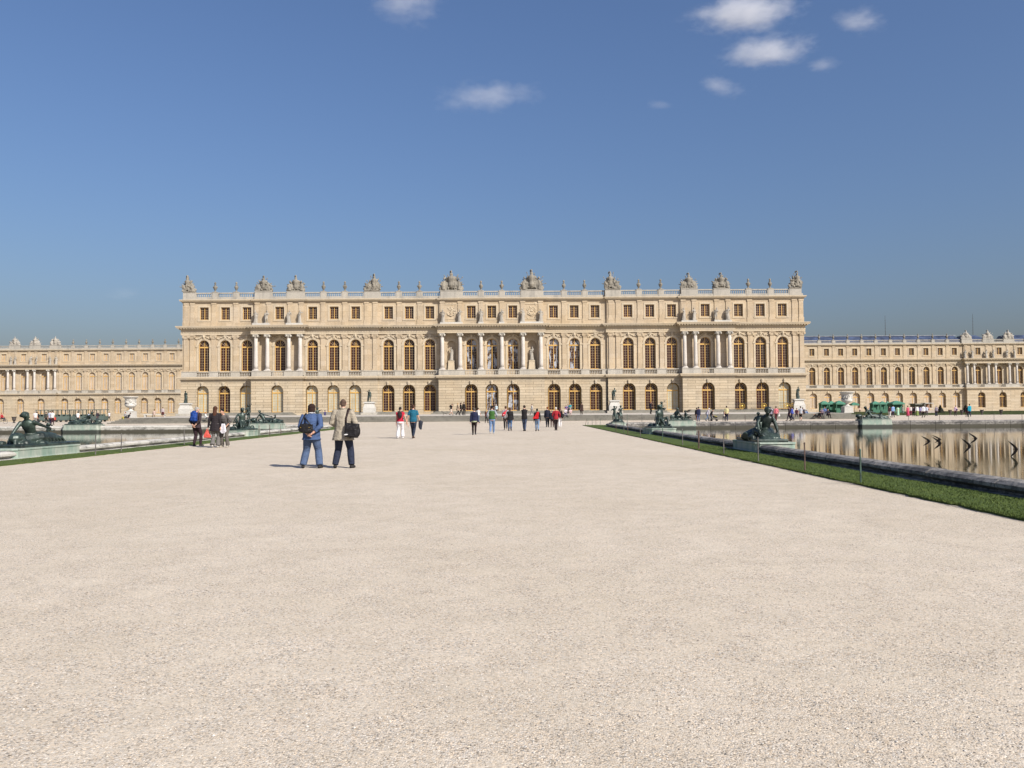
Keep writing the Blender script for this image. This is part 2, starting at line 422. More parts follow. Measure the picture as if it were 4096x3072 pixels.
tag(link('palace_steps', g.mesh('palace_steps', M['steps'])), kind='structure')

# ------------------------------------------------------------------ palace pieces (shared meshes)
def arch(w, zb, zt, n=12, cx=0.0):
    r = w/2; zs = zt-r
    return [(cx-r, zb)] + [(cx-r*cos(pi*k/n), zs+r*sin(pi*k/n)) for k in range(n+1)] + [(cx+r, zb)]
def wall(mb, x0, x1, z0, z1, y, ops, depth, m=0, n=10):
    cur = x0
    for cx, w, zb, zt, ar in sorted(ops):
        a, c = cx-w/2, cx+w/2
        if a > cur: mb.quad((cur, y, z0), (a, y, z0), (a, y, z1), (cur, y, z1), m)
        if zb > z0: mb.quad((a, y, z0), (c, y, z0), (c, y, zb), (a, y, zb), m)
        top = arch(w, zb, zt, n, cx)[1:-1] if ar else [(a, zt), (c, zt)]
        for (xa, za), (xb, zb2) in zip(top, top[1:]):
            mb.quad((xa, y, za), (xb, y, zb2), (xb, y, z1), (xa, y, z1), m)
            mb.quad((xa, y, za), (xa, y+depth, za), (xb, y+depth, zb2), (xb, y, zb2), m)
        mb.quad((a, y, zb), (a, y+depth, zb), (a, y+depth, top[0][1]), (a, y, top[0][1]), m)
        mb.quad((c, y+depth, zb), (c, y, zb), (c, y, top[-1][1]), (c, y+depth, top[-1][1]), m)
        mb.quad((a, y, zb), (c, y, zb), (c, y+depth, zb), (a, y+depth, zb), m)
        cur = c
    if x1 > cur: mb.quad((cur, y, z0), (x1, y, z0), (x1, y, z1), (cur, y, z1), m)

Z = dict(base=1.37, garch=5.8, str0=6.62, str1=7.2, ped=8.12, sill=8.16, spring=12.44, arch=13.3, arc=14.15, cor=14.95, cor1=15.6,
         aw0=16.7, aw1=18.73, ac0=19.5, ac1=20.0, rail=21.24)

def frame_arched(w, h, rows, tr, yd=.09):
    f = MB(); t = .072; r = w/2; zs = h-r
    f.box(-r, -r+t, 0, yd, 0, zs); f.box(r-t, r, 0, yd, 0, zs); f.box(-r+t, r-t, 0, yd-.003, 0, .12)
    f.box(-r+t, r-t, -.03, yd-.005, tr, tr+.22)
    f.box(-.055, .055, -.02, yd-.008, .12, tr)
    f.box(-.05, .05, .0, yd-.008, tr+.24, h-.05)
    n = 12; o = arch(w, zs, h, n)[1:-1]; i_ = arch(w-2*t, zs, h-t, n)[1:-1]
    for k in range(n):
        f.loft([[V((o[q][0], y, o[q][1])) for y in (0, yd)]+[V((i_[q][0], y, i_[q][1])) for y in (yd, 0)] for q in (k, k+1)])
    b_ = MB(); c = .016
    for sgn in (-1, 1):
        xm = sgn*(r-t+.075)/2; c = .013; b_.box(xm-c, xm+c, .02, .06, .12, tr)
        xa, xb = sorted((sgn*.075, sgn*(r-t)))
        for k in range(1, rows): z = .12+(tr-.12)*k/rows; b_.box(xa, xb, .025, .057, z-.013, z+.013)
        for ang in (.33, .66):
            a = pi/2*ang; p = V((sgn*.28*cos(a), .04, tr+.24+.28*sin(a))); q = V((sgn*(r-.05)*cos(a), .04, max(zs, tr+.24)+(r-.05)*sin(a)))
            b_.tube([p, q], .024, 4)
    a_ = [V((.3*cos(pi*k/8), .04, tr+.24+.3*sin(pi*k/8))) for k in range(9)]; b_.tube(a_, .024, 4)
    g_ = MB(); pts = arch(w-.02, .02, h-.01, 12); g_.poly([(x, .045, z) for x, z in pts])
    f.add(b_, None, 1); return f, g_
def frame_rect(w, h, rows, yd=.09):
    f = MB(); t = .075; r = w/2
    f.box(-r, -r+t, 0, yd, 0, h); f.box(r-t, r, 0, yd, 0, h); f.box(-r+t, r-t, 0, yd-.003, 0, t); f.box(-r+t, r-t, 0, yd-.003, h-t, h); f.box(-.055, .055, -.02, yd-.006, t, h-t)
    for sgn in (-1, 1):
        xa, xb = sorted((sgn*.07, sgn*(r-t))); xm = (xa+xb)/2
        f.box(xm-.014, xm+.014, .02, .06, t, h-t, 1)
        for k in range(1, rows): z = t+(h-2*t)*k/rows; f.box(xa, xb, .025, .057, z-.014, z+.014, 1)
    g_ = MB(); g_.quad((-r, .045, 0), (r, .045, 0), (r, .045, h), (-r, .045, h)); return f, g_
def shared(mb, name, mats, smooth=False): return mb.mesh(name, mats, smooth)
f_, g_ = frame_arched(1.74, Z['arch']-Z['sill'], 9, 3.88); FR = shared(f_, 'french_window', [M['gold'], M['bar']]); FRG = {k: shared(g_, 'pane', M[k]) for k in ('glass', 'glassv', 'blind', 'blindp')}
f_, g_ = frame_arched(1.86, Z['garch']-.12-Z['base'], 7, 3.05); GD = shared(f_, 'ground_window', [M['gold'], M['bar']]); GDB = shared(f_, 'ground_window', [M['gold'], M['gold']]); GDG = {k: shared(g_, 'pane', M[k]) for k in ('glass', 'glassv', 'blind', 'blindp')}
f_, g_ = frame_rect(1.42, Z['aw1']-Z['aw0'], 5); AW = shared(f_, 'attic_window', [M['gold'], M['bar']]); AWG = {k: shared(g_, 'pane', M[k]) for k in ('glass', 'glassv', 'blind', 'blindp')}

def baluster_into(mb, x, y, z0, z1, n=6, r=.085):
    h = z1-z0
    mb.lathe([(r*.9, z0), (r*.5, z0+h*.12), (r*1.05, z0+h*.38), (r*.45, z0+h*.72), (r*.85, z1)], n, (x, y, 0))
def balustrade(xa, xb, z0, z1, dy, base=.14, rail=.16, step=.27):
    mb = MB(); mb.box(xa, xb, -dy, dy, z0, z0+base); mb.box(xa, xb, -dy-.02, dy+.02, z1-rail, z1)
    n = max(1, int((xb-xa-.12)/step))
    for k in range(n): baluster_into(mb, xa+.06+(xb-xa-.12)*(k+.5)/n, 0, z0+base, z1-rail)
    return mb
BALC = shared(balustrade(-1.02, 1.02, 0, .93, .13, .10, .13, .25), 'balcony_balustrade', M['podium'])
# pilaster with Ionic capital
def ionic(mb, w, z, round_=False):
    a = w/2
    mb.box(-a*1.05, a*1.05, -a*.5-.06, .2, z, z+.16)
    mb.box(-a*1.45, a*1.45, -a*.5-.16, .25, z+.50, z+.62)
    for sgn in (-1, 1):
        mb.tube([(sgn*a*1.12, -a*.5-.14, z+.33), (sgn*a*1.12, .15, z+.33)], .19, 10)
        mb.ell((sgn*a*1.12, -a*.5-.14, z+.33), (.09, .06, .09), None, 6, 4)
    mb.box(-a*1.1, a*1.1, -a*.5-.08, .2, z+.2, z+.5)
p = MB(); p.box(-.36, .36, -.16, .1, Z['ped'], 13.55); p.box(-.46, .46, -.24, .1, Z['ped']-.02, Z['ped']+.16); p.box(-.42, .42, -.21, .1, Z['ped']+.16, Z['ped']+.34)
q = MB(); ionic(q, .72, 13.5); p.add(q); PIL = shared(p, 'pilaster', M['wall'])
p = MB(); p.box(-.36, .36, -.11, .1, 16.5, 19.2); p.box(-.44, .44, -.16, .1, 15.6, 16.5); p.box(-.43, .43, -.16, .1, 19.2, 19.48); APIL = shared(p, 'attic_pilaster', M['wall'])
# free-standing column: shaft, base, capital
p = MB(); p.lathe([(.335, 0), (.335, .6), (.33, 1.8), (.30, 3.6), (.28, 5.0)], 20); COLS = shared(p, 'column', M['marble'], True)
p = MB(); p.box(-.46, .46, -.46, .46, 0, .14); p.lathe([(.44, .14), (.46, .2), (.44, .26), (.38, .29), (.40, .34), (.36, .38)], 16); COLB = shared(p, 'column_base', M['marble'])
p = MB(); p.box(-.43, .43, -.43, .43, .5, .62); p.lathe([(.28, 0), (.31, .06), (.30, .12), (.38, .36), (.34, .5)], 16)
for sx in (-1, 1):
    for sy in (-1, 1):
        p.tube([(sx*.22, sy*.22, .33), (sx*.44, sy*.44, .33)], .17, 9)
COLC = shared(p, 'capital', M['podium'])
# archivolt, keystone with carved head and swags
p = MB(); o = arch(2.42, 12.3, 13.3+.34, 12); i_ = arch(1.78, 12.3, 13.3+.02, 12)
for k in range(len(o)-3):
    p.loft([[V((o[1+q][0], y, o[1+q][1]-12.3)) for y in (-.1, .02)]+[V((i_[1+q][0], y, i_[1+q][1]-12.3)) for y in (.02, -.06)] for q in (k, k+1)])
for sgn in (-1, 1): p.box(*sorted((sgn*.89, sgn*1.36)), -.13, .02, -.1, .14); p.box(*sorted((sgn*.9, sgn*1.2)), -.07, .02, -4.1, -.1)
ARV = shared(p, 'archivolt', M['trim'])
def swag(seed, head):
    r = random.Random(seed); p = MB()
    p.sqlathe([(.17, 0), (.24, .62)], (0, -.05, 0), .6)
    if head: p.ell((0, -.2, .38), (.17, .15, .22), None, 8, 6); p.ell((0, -.16, .6), (.2, .14, .1), None, 8, 5)
    else:
        for k in range(5): p.ell((r.uniform(-.14, .14), -.16, .3+r.uniform(-.1, .3)), r.uniform(.08, .13), None, 6, 4)
    for sgn in (-1, 1):
        for k in range(12):
            t = k/11; p.ell((sgn*(.28+1.05*t), -.07-.05*r.random(), .5-.55*sin(pi*t*.9)*.5-.25*t+r.uniform(-.1, .12)), (r.uniform(.07, .14), .08, r.uniform(.06, .13)), Matrix.Rotation(r.random()*3, 3, 'Y'), 6, 4)
    return p
SW = [shared(swag(i, i % 2 == 0), 'keystone_carving', M['trim']) for i in range(4)]
p = MB(); p.sqlathe([(.15, 0), (.22, .62)], (0, -.04, 0), .9); p.ell((0, -.14, .36), (.13, .12, .2), None, 7, 5); GKEY = shared(p, 'keystone', M['trim'])
URNPROF = [(.26, 0), (.26, .08), (.12, .16), (.10, .28), (.16, .36), (.29, .62), (.33, .86), (.30, .94), (.20, 1.0), (.15, 1.08), (.20, 1.15), (.12, 1.22), (.09, 1.28), (.15, 1.36), (.17, 1.47), (.11, 1.6), (.03, 1.7)]
p = MB(); p.lathe(URNPROF, 12)
for a in range(2): p.ell((.33*(1-2*a), 0, .82), (.09, .1, .12), None, 6, 4)
for k in range(6): p.ell((.12*cos(k*1.05), .12*sin(k*1.05), 1.48), (.06, .06, .12), None, 5, 4)
URN = shared(p, 'stone_urn', M['carve'])

def facade(name, label, Y, x0, x1, segs, bays, porticos, pil, roofped, depth=100, group=None, gz=.5, parapet_h=0):
    """a three-storey garden front; all heights in Z, x in world metres, wall plane at Y"""
    xc = (x0+x1)/2
    root = link(name, None, None, (xc, Y, 0)); tag(root, label, 'palace', group)
    X = lambda x: x-xc
    def P(x):
        for a, b_, p_ in segs:
            if a <= x <= b_: return p_
        return 0
    def PT(x):
        for k in porticos:
            if k[0] <= x <= k[1]: return k
        return None
    GF = 1.7
    gw, fw, aw, st, co, ac, pr, pod = (MB() for _ in range(8))
    # split the front into runs of equal plane
    cuts = sorted({x0, x1} | {a for a, _, _ in segs} | {k for pt in porticos for k in pt[:2]})
    cuts = [c for c in cuts if x0 <= c <= x1]
    for si, (a, b_) in enumerate(zip(cuts, cuts[1:])):
        nst, nco, nac = len(st.v), len(co.v), len(ac.v)
        mid = (a+b_)/2; p_ = P(mid); pt = PT(mid)
        yg = -(p_+(GF if pt else .6)); y1 = -p_; ya = -(p_+(.22 if pt else -.04))
        here = [(x, k, o) for x, k, o in bays if a < x < b_]
        wall(gw, X(a), X(b_), gz, 6.9, yg, [(X(x), 2.1, Z['base'], Z['garch'], True) for x, k, o in here if o != 'nog'], .75)
        for xx in (a, b_): gw.quad((X(xx), yg, gz), (X(xx), 1, gz), (X(xx), 1, 6.9), (X(xx), yg, 6.9))
        wall(fw, X(a), X(b_), 7.0, 15.0, y1, [(X(x), 1.74, Z['sill'], Z['arch'], True) for x, k, o in here if k != 'n'] + [(X(x), 1.5, 8.2, 13.0, True) for x, k, o in here if k == 'n'], .5)
        for xx in (a, b_): fw.quad((X(xx), y1, 7), (X(xx), 1, 7), (X(xx), 1, 15), (X(xx), y1, 15))
        wall(aw, X(a), X(b_), 15.4, 19.8, ya, [(X(x), 1.42, Z['aw0'], Z['aw1'], False) for x, k, o in here if k != 'n'], .4)
        for xx in (a, b_): aw.quad((X(xx), ya, 15.4), (X(xx), 1, 15.4), (X(xx), 1, 19.8), (X(xx), ya, 19.8))
        # string course above the ground floor
        st.box(X(a)-.03, X(b_)+.03, yg-.06, 1, 6.35, 6.48); st.box(X(a)-.06, X(b_)+.06, yg-.12, 1.02, 6.62, 6.84)
        st.box(X(a)-.40, X(b_)+.40, yg-.46, 1.04, 6.84, 7.02); st.box(X(a)-.46, X(b_)+.46, yg-.52, 1.06, 7.02, 7.2)
        # entablature
        ye = -(p_+(1.32 if pt else .2)); 
        co.box(X(a)-.2, X(b_)+.2, ye, .02, 14.15, 14.42); co.box(X(a)-.23, X(b_)+.23, ye-.04, .03, 14.42, 14.56); co.box(X(a)-.19, X(b_)+.19, ye+.02, .04, 14.56, 15.0)
        co.box(X(a)-.38, X(b_)+.38, ye-.2, .05, 15.0, 15.12)
        co.box(X(a)-.80, X(b_)+.80, ye-.62, .06, 15.28, 15.46); co.box(X(a)-.88, X(b_)+.88, ye-.70, .07, 15.46, 15.6)
        n = int((b_-a+1.3)/.44)
        for k in range(n):
            xm = X(a)-.62+(b_-a+1.24)*(k+.5)/n; co.box(xm-.11, xm+.11, ye-.55, .04, 15.12, 15.28)
        # attic plinth and cornice
        aw.box(X(a)-.03, X(b_)+.03, ya-.08, .1, 15.6, 16.32)
        ac.box(X(a)-.10, X(b_)+.10, ya-.12, 1, 19.48, 19.62); ac.box(X(a)-.36, X(b_)+.36, ya-.42, 1.02, 19.72, 19.86); ac.box(X(a)-.44, X(b_)+.44, ya-.50, 1.04, 19.86, 20.0)
        ac.box(X(a)-.16, X(b_)+.16, ya-.2, 1.01, 19.62, 19.72)
        for mb_, n_ in ((st, nst), (co, nco), (ac, nac)):
            for q in mb_.v[n_:]: q.z += si*.004
        # parapet base
        pr.box(X(a), X(b_), ya-.06, ya+.5, 20.0, 20.42)
        # podium of the first floor: solid between the windows
        edges = [a]
        for x, k, o in sorted(here):
            if k != 'n': edges += [x-1.02, x+1.02]
        edges.append(b_); yf = -(p_+(1.45 if pt else .42))
        for ea, eb in zip(edges[::2], edges[1::2]):
            if eb-ea < .05: continue
            pod = MB(); pod.box(X(ea), X(eb), yf, .02, 7.2, 8.02); pod.box(X(ea), X(eb), yf-.06, .03, 8.02, 8.13); pod.box(X(ea), X(eb), yf-.05, .04, 7.2, 7.36)
            part(pod, 'podium', M['podium'], root)
    # doors, windows, carvings
    for i, (x, k, o) in enumerate(bays):
        p_ = P(x); pt = PT(x); yg = -(p_+(GF if pt else .6))
        gl = {'blind': 'blind', 'blindp': 'blindp', 'blindg': 'blindp', 'dayd': 'glassv'}.get(o, 'glass')
        if o != 'nog':
            d = part(GDB if gl == 'blind' else GD, 'ground_window', None, root, (X(x), yg+.56, Z['base'])); part(GDG[gl], 'pane', None, d)
            part(GKEY, 'keystone', None, root, (X(x), yg, 5.72))
        if k == 'n': continue
        gu = 'blindp' if o == 'blindp' else 'glassv' if o in ('day', 'dayd') else 'glass'
        d = part(FR, 'french_window', None, root, (X(x), -p_+.34, Z['sill'])); part(FRG[gu], 'pane', None, d)
        d = part(AW, 'attic_window', None, root, (X(x), -(p_+(.22 if pt else -.04))+.26, Z['aw0'])); part(AWG['blindp' if gu == 'blindp' else 'glass'], 'pane', None, d)
        part(BALC, 'balcony_balustrade', None, root, (X(x), -(p_+(1.34 if pt else .33)), 7.2))
        part(ARV, 'archivolt', None, root, (X(x), -p_, 12.3))
        part(SW[i % 4], 'keystone_carving', None, root, (X(x), -p_, 13.46))
    for x in pil:
        p_ = P(x); part(PIL, 'pilaster', None, root, (X(x), -p_, 0))
        pt = PT(x); part(APIL, 'attic_pilaster', None, root, (X(x), -(p_+(.22 if pt else -.04)), 0))
    for pt in porticos:
        p_ = P((pt[0]+pt[1])/2)
        for x in pt[2]:
            d = part(COLS, 'column', None, root, (X(x), -(p_+.95), 8.48)); part(COLB, 'column_base', None, d, (0, 0, -.36)); part(COLC, 'capital', None, d, (0, 0, 5.05))
            part(PIL, 'pilaster', None, root, (X(x), -p_, 0)); part(APIL, 'attic_pilaster', None, root, (X(x), -(p_+.22), 0))
    # window surrounds of the attic: raised frames
    for x, k, o in bays:
        sur = MB()
        if k == 'n': continue
        ya = -(P(x)+(.22 if PT(x) else -.04)); xx = X(x)
        for s_ in (-1, 1): sur.box(*sorted((xx+s_*.74, xx+s_*.98)), ya-.05, ya+.05, 16.5, 19.0)
        sur.box(xx-.98, xx+.98, ya-.055, ya+.05, 18.76, 19.02); sur.box(xx-1.05, xx+1.05, ya-.1, ya+.05, 16.4, 16.56)
        part(sur, 'window_surround', M['trim'], root)
    # roof balustrade
    rp = sorted(roofped)
    for x, w in rp:
        ya = -(P(x)+(.22 if PT(x) else -.04)); pr.box(X(x)-w/2, X(x)+w/2, ya-.1, ya+.6, 20.0, 21.2); pr.box(X(x)-w/2-.05, X(x)+w/2+.05, ya-.15, ya+.65, 21.2, 21.3)
    for (xa, wa), (xb, wb) in zip(rp, rp[1:]):
        a, b_ = xa+wa/2+.16, xb-wb/2-.16
        mid = (a+b_)/2; ya = -(P(mid)+(.22 if PT(mid) else -.04))
        if b_-a < .5: continue
        mb = balustrade(-(b_-a)/2, (b_-a)/2, 20.42, 21.2, .14, .05, .18, .30)
        for s_ in (-1, 1): pr.box(*sorted((X(mid)+s_*(b_-a)/2, X(mid)+s_*((b_-a)/2+.2))), ya-.03, ya+.4, 20.42, 21.18)
        part(mb, 'roof_balustrade', M['parapet'], root, (X(mid), ya+.2, 0))
    part(gw, 'ground_floor_wall', M['rustic'], root); part(fw, 'first_floor_wall', M['wall'], root); part(aw, 'attic_wall', M['wall'], root)
    part(st, 'string_course', M['trim'], root); part(co, 'cornice', M['trim'], root); part(ac, 'attic_cornice', M['trim'], root)
    part(pr, 'parapet', M['parapet'], root)
    rf = MB(); rf.box(X(x0)+.1, X(x1)-.1, .9, depth, gz, 6.8); rf.box(X(x0)+.15, X(x1)-.15, .9, depth, 6.8, 14.9); rf.box(X(x0)+.2, X(x1)-.2, .9, depth, 14.9, 19.75)
    part(rf, 'side_wall', M['wall'], root)
    rf = MB(); rf.box(X(x0)+.3, X(x1)-.3, 1.05, depth-.1, 19.75, 20.12); part(rf, 'roof', M['lead'], root)
    return root, P, PT

# ------------------------------------------------------------------ the central block
C_ = lambda us: [fx(u) for u in us]
A1 = [819, 904, 990]; PL = [1122]; B1 = [1252.4, 1338, 1424]; C1 = [1554.4, 1637, 1719.5]; CE = [1886, 1968, 2052]
D1 = [2215, 2298, 2381.5]; E1 = [2512, 2599.5, 2686.6]; PR = [2819.5]; F1 = [2954, 3041, 3129]
pane = {819: 'blind', 990: 'blind', 1122: 'blind', 1252.4: 'blind', 1338: 'blind', 1424: 'blind', 2686.6: 'blind', 3129: 'blind', 1886: 'day', 1968: 'dayd', 2052: 'dayd', 2215: 'day', 2298: 'day'}
bays = [(fx(u), 'w', pane.get(u, '')) for u in A1+PL+B1+C1+CE+D1+E1+PR+F1] + [(fx(u), 'n', 'nog') for u in (1806, 2128)]
cx0, cx1 = fx(733), fx(3213)
segs = [(cx0-1, fx(1514), .35), (fx(1514), fx(2428), 0), (fx(2428), cx1+1, .35)]
cols = lambda us, Y=134.9: [at(u, 1400, Y).x for u in us]
pL, pC, pR = cols([1023.5, 1069.6, 1155, 1200.5], 134.7), cols([1769, 1840.5, 1924, 2007.6, 2092.4, 2163.8], 135.05), cols([2739, 2782, 2872.7, 2919], 134.7)
porticos = [(pL[0]-.55, pL[-1]+.55, pL), (pC[0]-.55, pC[-1]+.55, pC), (pR[0]-.55, pR[-1]+.55, pR)]
pil = C_([748, 773, 858, 946, 1294, 1381, 1468, 1502, 1597, 1679, 2257.5, 2341, 2443, 2472, 2558.7, 2646, 2998, 3086, 3176.5, 3204])
urns = [864.6, 949, 1296.7, 1381.8, 1595.7, 1678, 1924, 2007, 2255, 2337.5, 2553, 2640.5, 2990, 3077]
trop = [(763, 2.0), (1059.5, 2.75), (1187, 2.75), (1490, 2.5), (1806, 3.6), (2126.6, 3.6), (2449, 2.5), (2752, 2.65), (2881, 2.65), (3176, 2.0)]
TOPY = 136.3
roofped = [(at(u, 1165, TOPY).x, .8) for u in urns] + [(at(u, 1165, TOPY).x, w) for u, w in trop]
pal, PP, PPT = facade('palace', 'long cream stone palace front with three colonnaded porticos facing the gravel', 136, cx0, cx1, segs, bays, porticos, pil, roofped, 104)
# rain pipe in the re-entrant corner, niche pedestals and the two carved panels
mb = MB(); xx = fx(2425)-pal.location.x; mb.tube([(xx, -.72, 1.4), (xx, -.72, 6.6)], .09, 8); part(mb, 'drainpipe', M['iron'], pal)
for u in (1806, 2128):
    x = fx(u)-pal.location.x; mb = MB(); mb.sqlathe([(.62, 8.13), (.50, 9.5), (.56, 9.5), (.56, 9.62), (.42, 9.7)], (x, .05, 0), .7); part(mb, 'niche_pedestal', M['trim'], pal)
    r = random.Random(int(u)); mb = MB(); ya = -.22
    for a in (-1, 1): mb.box(*sorted((x+a*1.2, x+a*1.3)), ya-.05, ya+.1, 16.6, 19.0)
    mb.box(x-1.3, x+1.3, ya-.055, ya+.1, 18.95, 19.08); mb.box(x-1.3, x+1.3, ya-.055, ya+.1, 16.5, 16.62)
    for k in range(34): mb.ell((x+r.gauss(0, .42), ya-.02, 17.9+r.gauss(0, .5)), (r.uniform(.08, .25), .09, r.uniform(.06, .16)), Matrix.Rotation(r.random()*3, 3, 'Y'), 7, 5)
    mb.tube([(x-.6, ya-.06, 17.3), (x, ya-.1, 17.05), (x+.6, ya-.06, 17.4)], .07, 6)
    part(mb, 'relief_panel', M['trim'], pal)
    mb = MB(); pts = arch(1.52, 8.2, 13.01, 10, x); mb.poly([(a, .5, b_) for a, b_ in pts]); part(mb, 'niche', M['wall'], pal)

# ------------------------------------------------------------------ the two wings, about 100 m further back
W_ = lambda us, Y=240: [at(u, 1420, Y).x for u in us]
lw = W_([264.5, 317, 370, 423.8, 475.8, 528, 582, 635.4, 688]); lp = W_([178.6, 97, 17.6, -64])
lcol = W_([220.4, 193.3, 138.3, 110.8, 57.6, 32, -22, -50, -102, -130], 239)
lbays = [(x, 'w', 'blindp') for x in lw] + [(x, 'w', 'blindp') for x in lp]
lpil = [(a+b_)/2 for a, b_ in zip(lw, lw[1:])] + [lw[-1]+1.92, lw[0]-1.6]
x1 = -60.0; x0 = W_([-420])[0]
lport = [(min(lcol)-.6, max(lcol)+.6, sorted(lcol))]
lurn = [(at(u, 1365, 240.3).x, .75) for u in (293.5, 346, 400, 452, 505, 557, 611, 661, 715)]
ltro = [(at(u, 1365, 240).x, 3.0) for u in (-22, 60, 141, 222)]
lwing, _, _ = facade('palace_wing', 'distant palace wing seen left of the central block, its windows closed by pale blinds', 240, x0, x1, [(x0-1, x1+1, 0)], lbays, lport, lpil, lurn+ltro+[(x1-.5, .5), (x0+.5, .5)], 16, 'side wings of the palace', gz=-1.8)
rw = W_([3247.8, 3306, 3362.6, 3419, 3475.7, 3533.8, 3590, 3646, 3703.8, 3761, 3817.5]); rp_ = W_([3910, 3994.5, 4077.5, 4161])
rcol = W_([3868, 3895.5, 3953, 3981.4, 4036.8, 4066, 4121, 4150, 4204, 4232], 239)
rbays = [(x, 'w', '') for x in rw] + [(x, 'w', '') for x in rp_]
rbays = [(x, k, ('blindg' if i < 11 else '')) for i, (x, k, o) in enumerate(rbays)]
rpil = [(a+b_)/2 for a, b_ in zip(rw, rw[1:])] + [rw[0]-2.0]
x0 = 56.0; x1 = W_([4520])[0]
rport = [(min(rcol)-.6, max(rcol)+.6, sorted(rcol))]
rurn = [(at(u, 1345, 240.3).x, .75) for u in (3275, 3332, 3389, 3444.5, 3501, 3559, 3615.5, 3671, 3729, 3786.5)]
rtro = [(at(u, 1345, 240).x, 3.0) for u in (3864, 3950, 4032, 4116)]
rwing, _, _ = facade('palace_wing', 'distant palace wing seen right of the central block, under a blue slate roof', 240, x0, x1, [(x0-1, x1+1, 0)], rbays, rport, rpil, rurn+rtro+[(x0+.5, .5), (x1-.5, .5)], 16, 'side wings of the palace', gz=-.05)
mb = MB(); c = rwing.location.x
def slate(a, b_, hip):
    mb.loft([[V((a-c, 3, 20.1)), V((b_-c, 3, 20.1)), V((b_-c, 15, 20.1)), V((a-c, 15, 20.1))], [V((a-c, 7.5, 23.0)), V((b_-hip-c, 7.5, 23.0)), V((b_-hip-c, 11, 23.0)), V((a-c, 11, 23.0))]])
slate(x0, at(3850, 1350, 245).x, 1.5); slate(at(3872, 1350, 245).x, at(3975, 1350, 245).x, 4); slate(at(4040, 1350, 245).x, x1, 1)
rr = part(mb, 'slate_roof', M['slate'], rwing)
mb = MB(); mb.box(x0-c, at(3840, 1350, 245).x-c, 7.2, 7.6, 22.98, 23.1); part(mb, 'ridge_flashing', M['lead'], rr)
# ------------------------------------------------------------------ figures
def ik(a, b, l1, l2, pole):
    d = b-a; D = min(d.length, (l1+l2)*.999); D = max(D, abs(l1-l2)+.01); n = d.normalized()
    x = (l1*l1-l2*l2+D*D)/(2*D); h = sqrt(max(l1*l1-x*x, 0))
    p = (pole - n*pole.dot(n)); p = p.normalized() if p.length > 1e-6 else V((0, 1, 0))
    return a+n*x+p*h
def fig_j(pel, neck, hx, sx, look, hl, hr, fl, fr, s=1.0, kl=None, kr=None, el=None, er=None, shw=1.0, al=1.0):
    J = dict(pel=V(pel), neck=V(neck), hx=V(hx).normalized(), sx=V(sx).normalized(), look=V(look).normalized(), s=s)
    u = (J['neck']-J['pel']).normalized(); J['u'] = u
    f = u.cross(J['sx']).normalized()
    J['head'] = J['neck']+u*.125*s+J['look']*.025*s
    for k, sg, h, ft, kp, ep in (('L', -1, hl, fl, kl, el), ('R', 1, hr, fr, kr, er)):
        J['hip'+k] = J['pel']+J['hx']*(.095*sg*s)-u*.03*s
        J['sh'+k] = J['pel']+(J['neck']-J['pel'])*.868+J['sx']*(.178*sg*s*shw)
        J['hand'+k] = V(h); J['foot'+k] = V(ft)
        J['knee'+k] = ik(J['hip'+k], J['foot'+k], .425*s, .415*s, V(kp) if kp else u.cross(J['hx']))
        J['elb'+k] = ik(J['sh'+k], J['hand'+k], .285*s*al, .265*s*al, V(ep) if ep else (-f+J['sx']*sg*.5))
    return J
TOR = [(-.17, .13, .105), (-.08, .172, .125), (.12, .178, .125), (.34, .148, .108), (.58, .165, .122), (.78, .178, .108), (.88, .158, .088), (.95, .112, .070), (1.0, .070, .060)]
def tor_at(t, fem):
    for (a, ra, da), (b, rb, db) in zip(TOR, TOR[1:]):
        if t <= b:
            k = max(0, (t-a)/(b-a)); r, d = ra+(rb-ra)*k, da+(db-da)*k; break
    else: r, d = TOR[-1][1:]
    if fem:
        if .2 < t < .5: r *= .90
        if t > .7: r *= .93
        if t < .2: r *= 1.05
    return r, d
def torso(mb, J, t0, t1, inf=0.0, fem=0, belly=0.0, flare=0.0, n=14, hemdrop=True):
    s = J['s']; Ln = (J['neck']-J['pel']).length; ts = [t0+(t1-t0)*i/9 for i in range(10)]; rings = []
    for t in ts:
        r, d = tor_at(max(t, -.17) if t > -.17 else .0, fem)
        k_ = 1.0 if t < .72 else max(.35, 1-(t-.72)*2.4); r, d = r*s+inf*k_, d*s+inf*k_
        if t < .1: r += flare*(.1-t); d += flare*(.1-t)
        if .1 < t < .6: d += belly*sin(pi*(t-.1)/.5)
        c = J['pel']+J['u']*(t*Ln) if t >= 0 else J['pel']+V((0, 0, t*Ln))
        lat = (J['hx'].lerp(J['sx'], min(1, max(0, t)))).normalized(); f = J['u'].cross(lat).normalized() if t >= 0 else V((0, 0, 1)).cross(lat).normalized()
        rings.append([c+lat*(r*cos(2*pi*j/n))+f*(d*sin(2*pi*j/n)) for j in range(n)])
    mb.loft(rings)
def arm(mb, J, k, inf=0.0, frac=1.0, fat=1.0):
    s = J['s']; a, e, h = J['sh'+k], J['elb'+k], J['hand'+k]
    r = [.056*fat*s+inf, .047*fat*s+inf, .041*fat*s+inf, .038*fat*s+inf, .027*fat*s+inf]
    inn = J['pel']+(J['neck']-J['pel'])*.86
    pts = [inn.lerp(a, .45), a, a.lerp(e, .5), e, h]
    rr = [r[0]*.84, r[0]*.98, r[1], r[2], r[4]]
    if frac < 1:
        if frac <= .5: pts = pts[:3]+[a.lerp(e, frac*2)] if frac > .26 else pts[:2]+[a.lerp(e, frac*2)]; rr = rr[:len(pts)-1]+[r[2]*1.1]
        else: pts[4] = e.lerp(h, (frac-.5)*2); rr[4] = r[3]+(r[4]-r[3])*(frac-.5)*2
    mb.tube(pts, rr, 9)
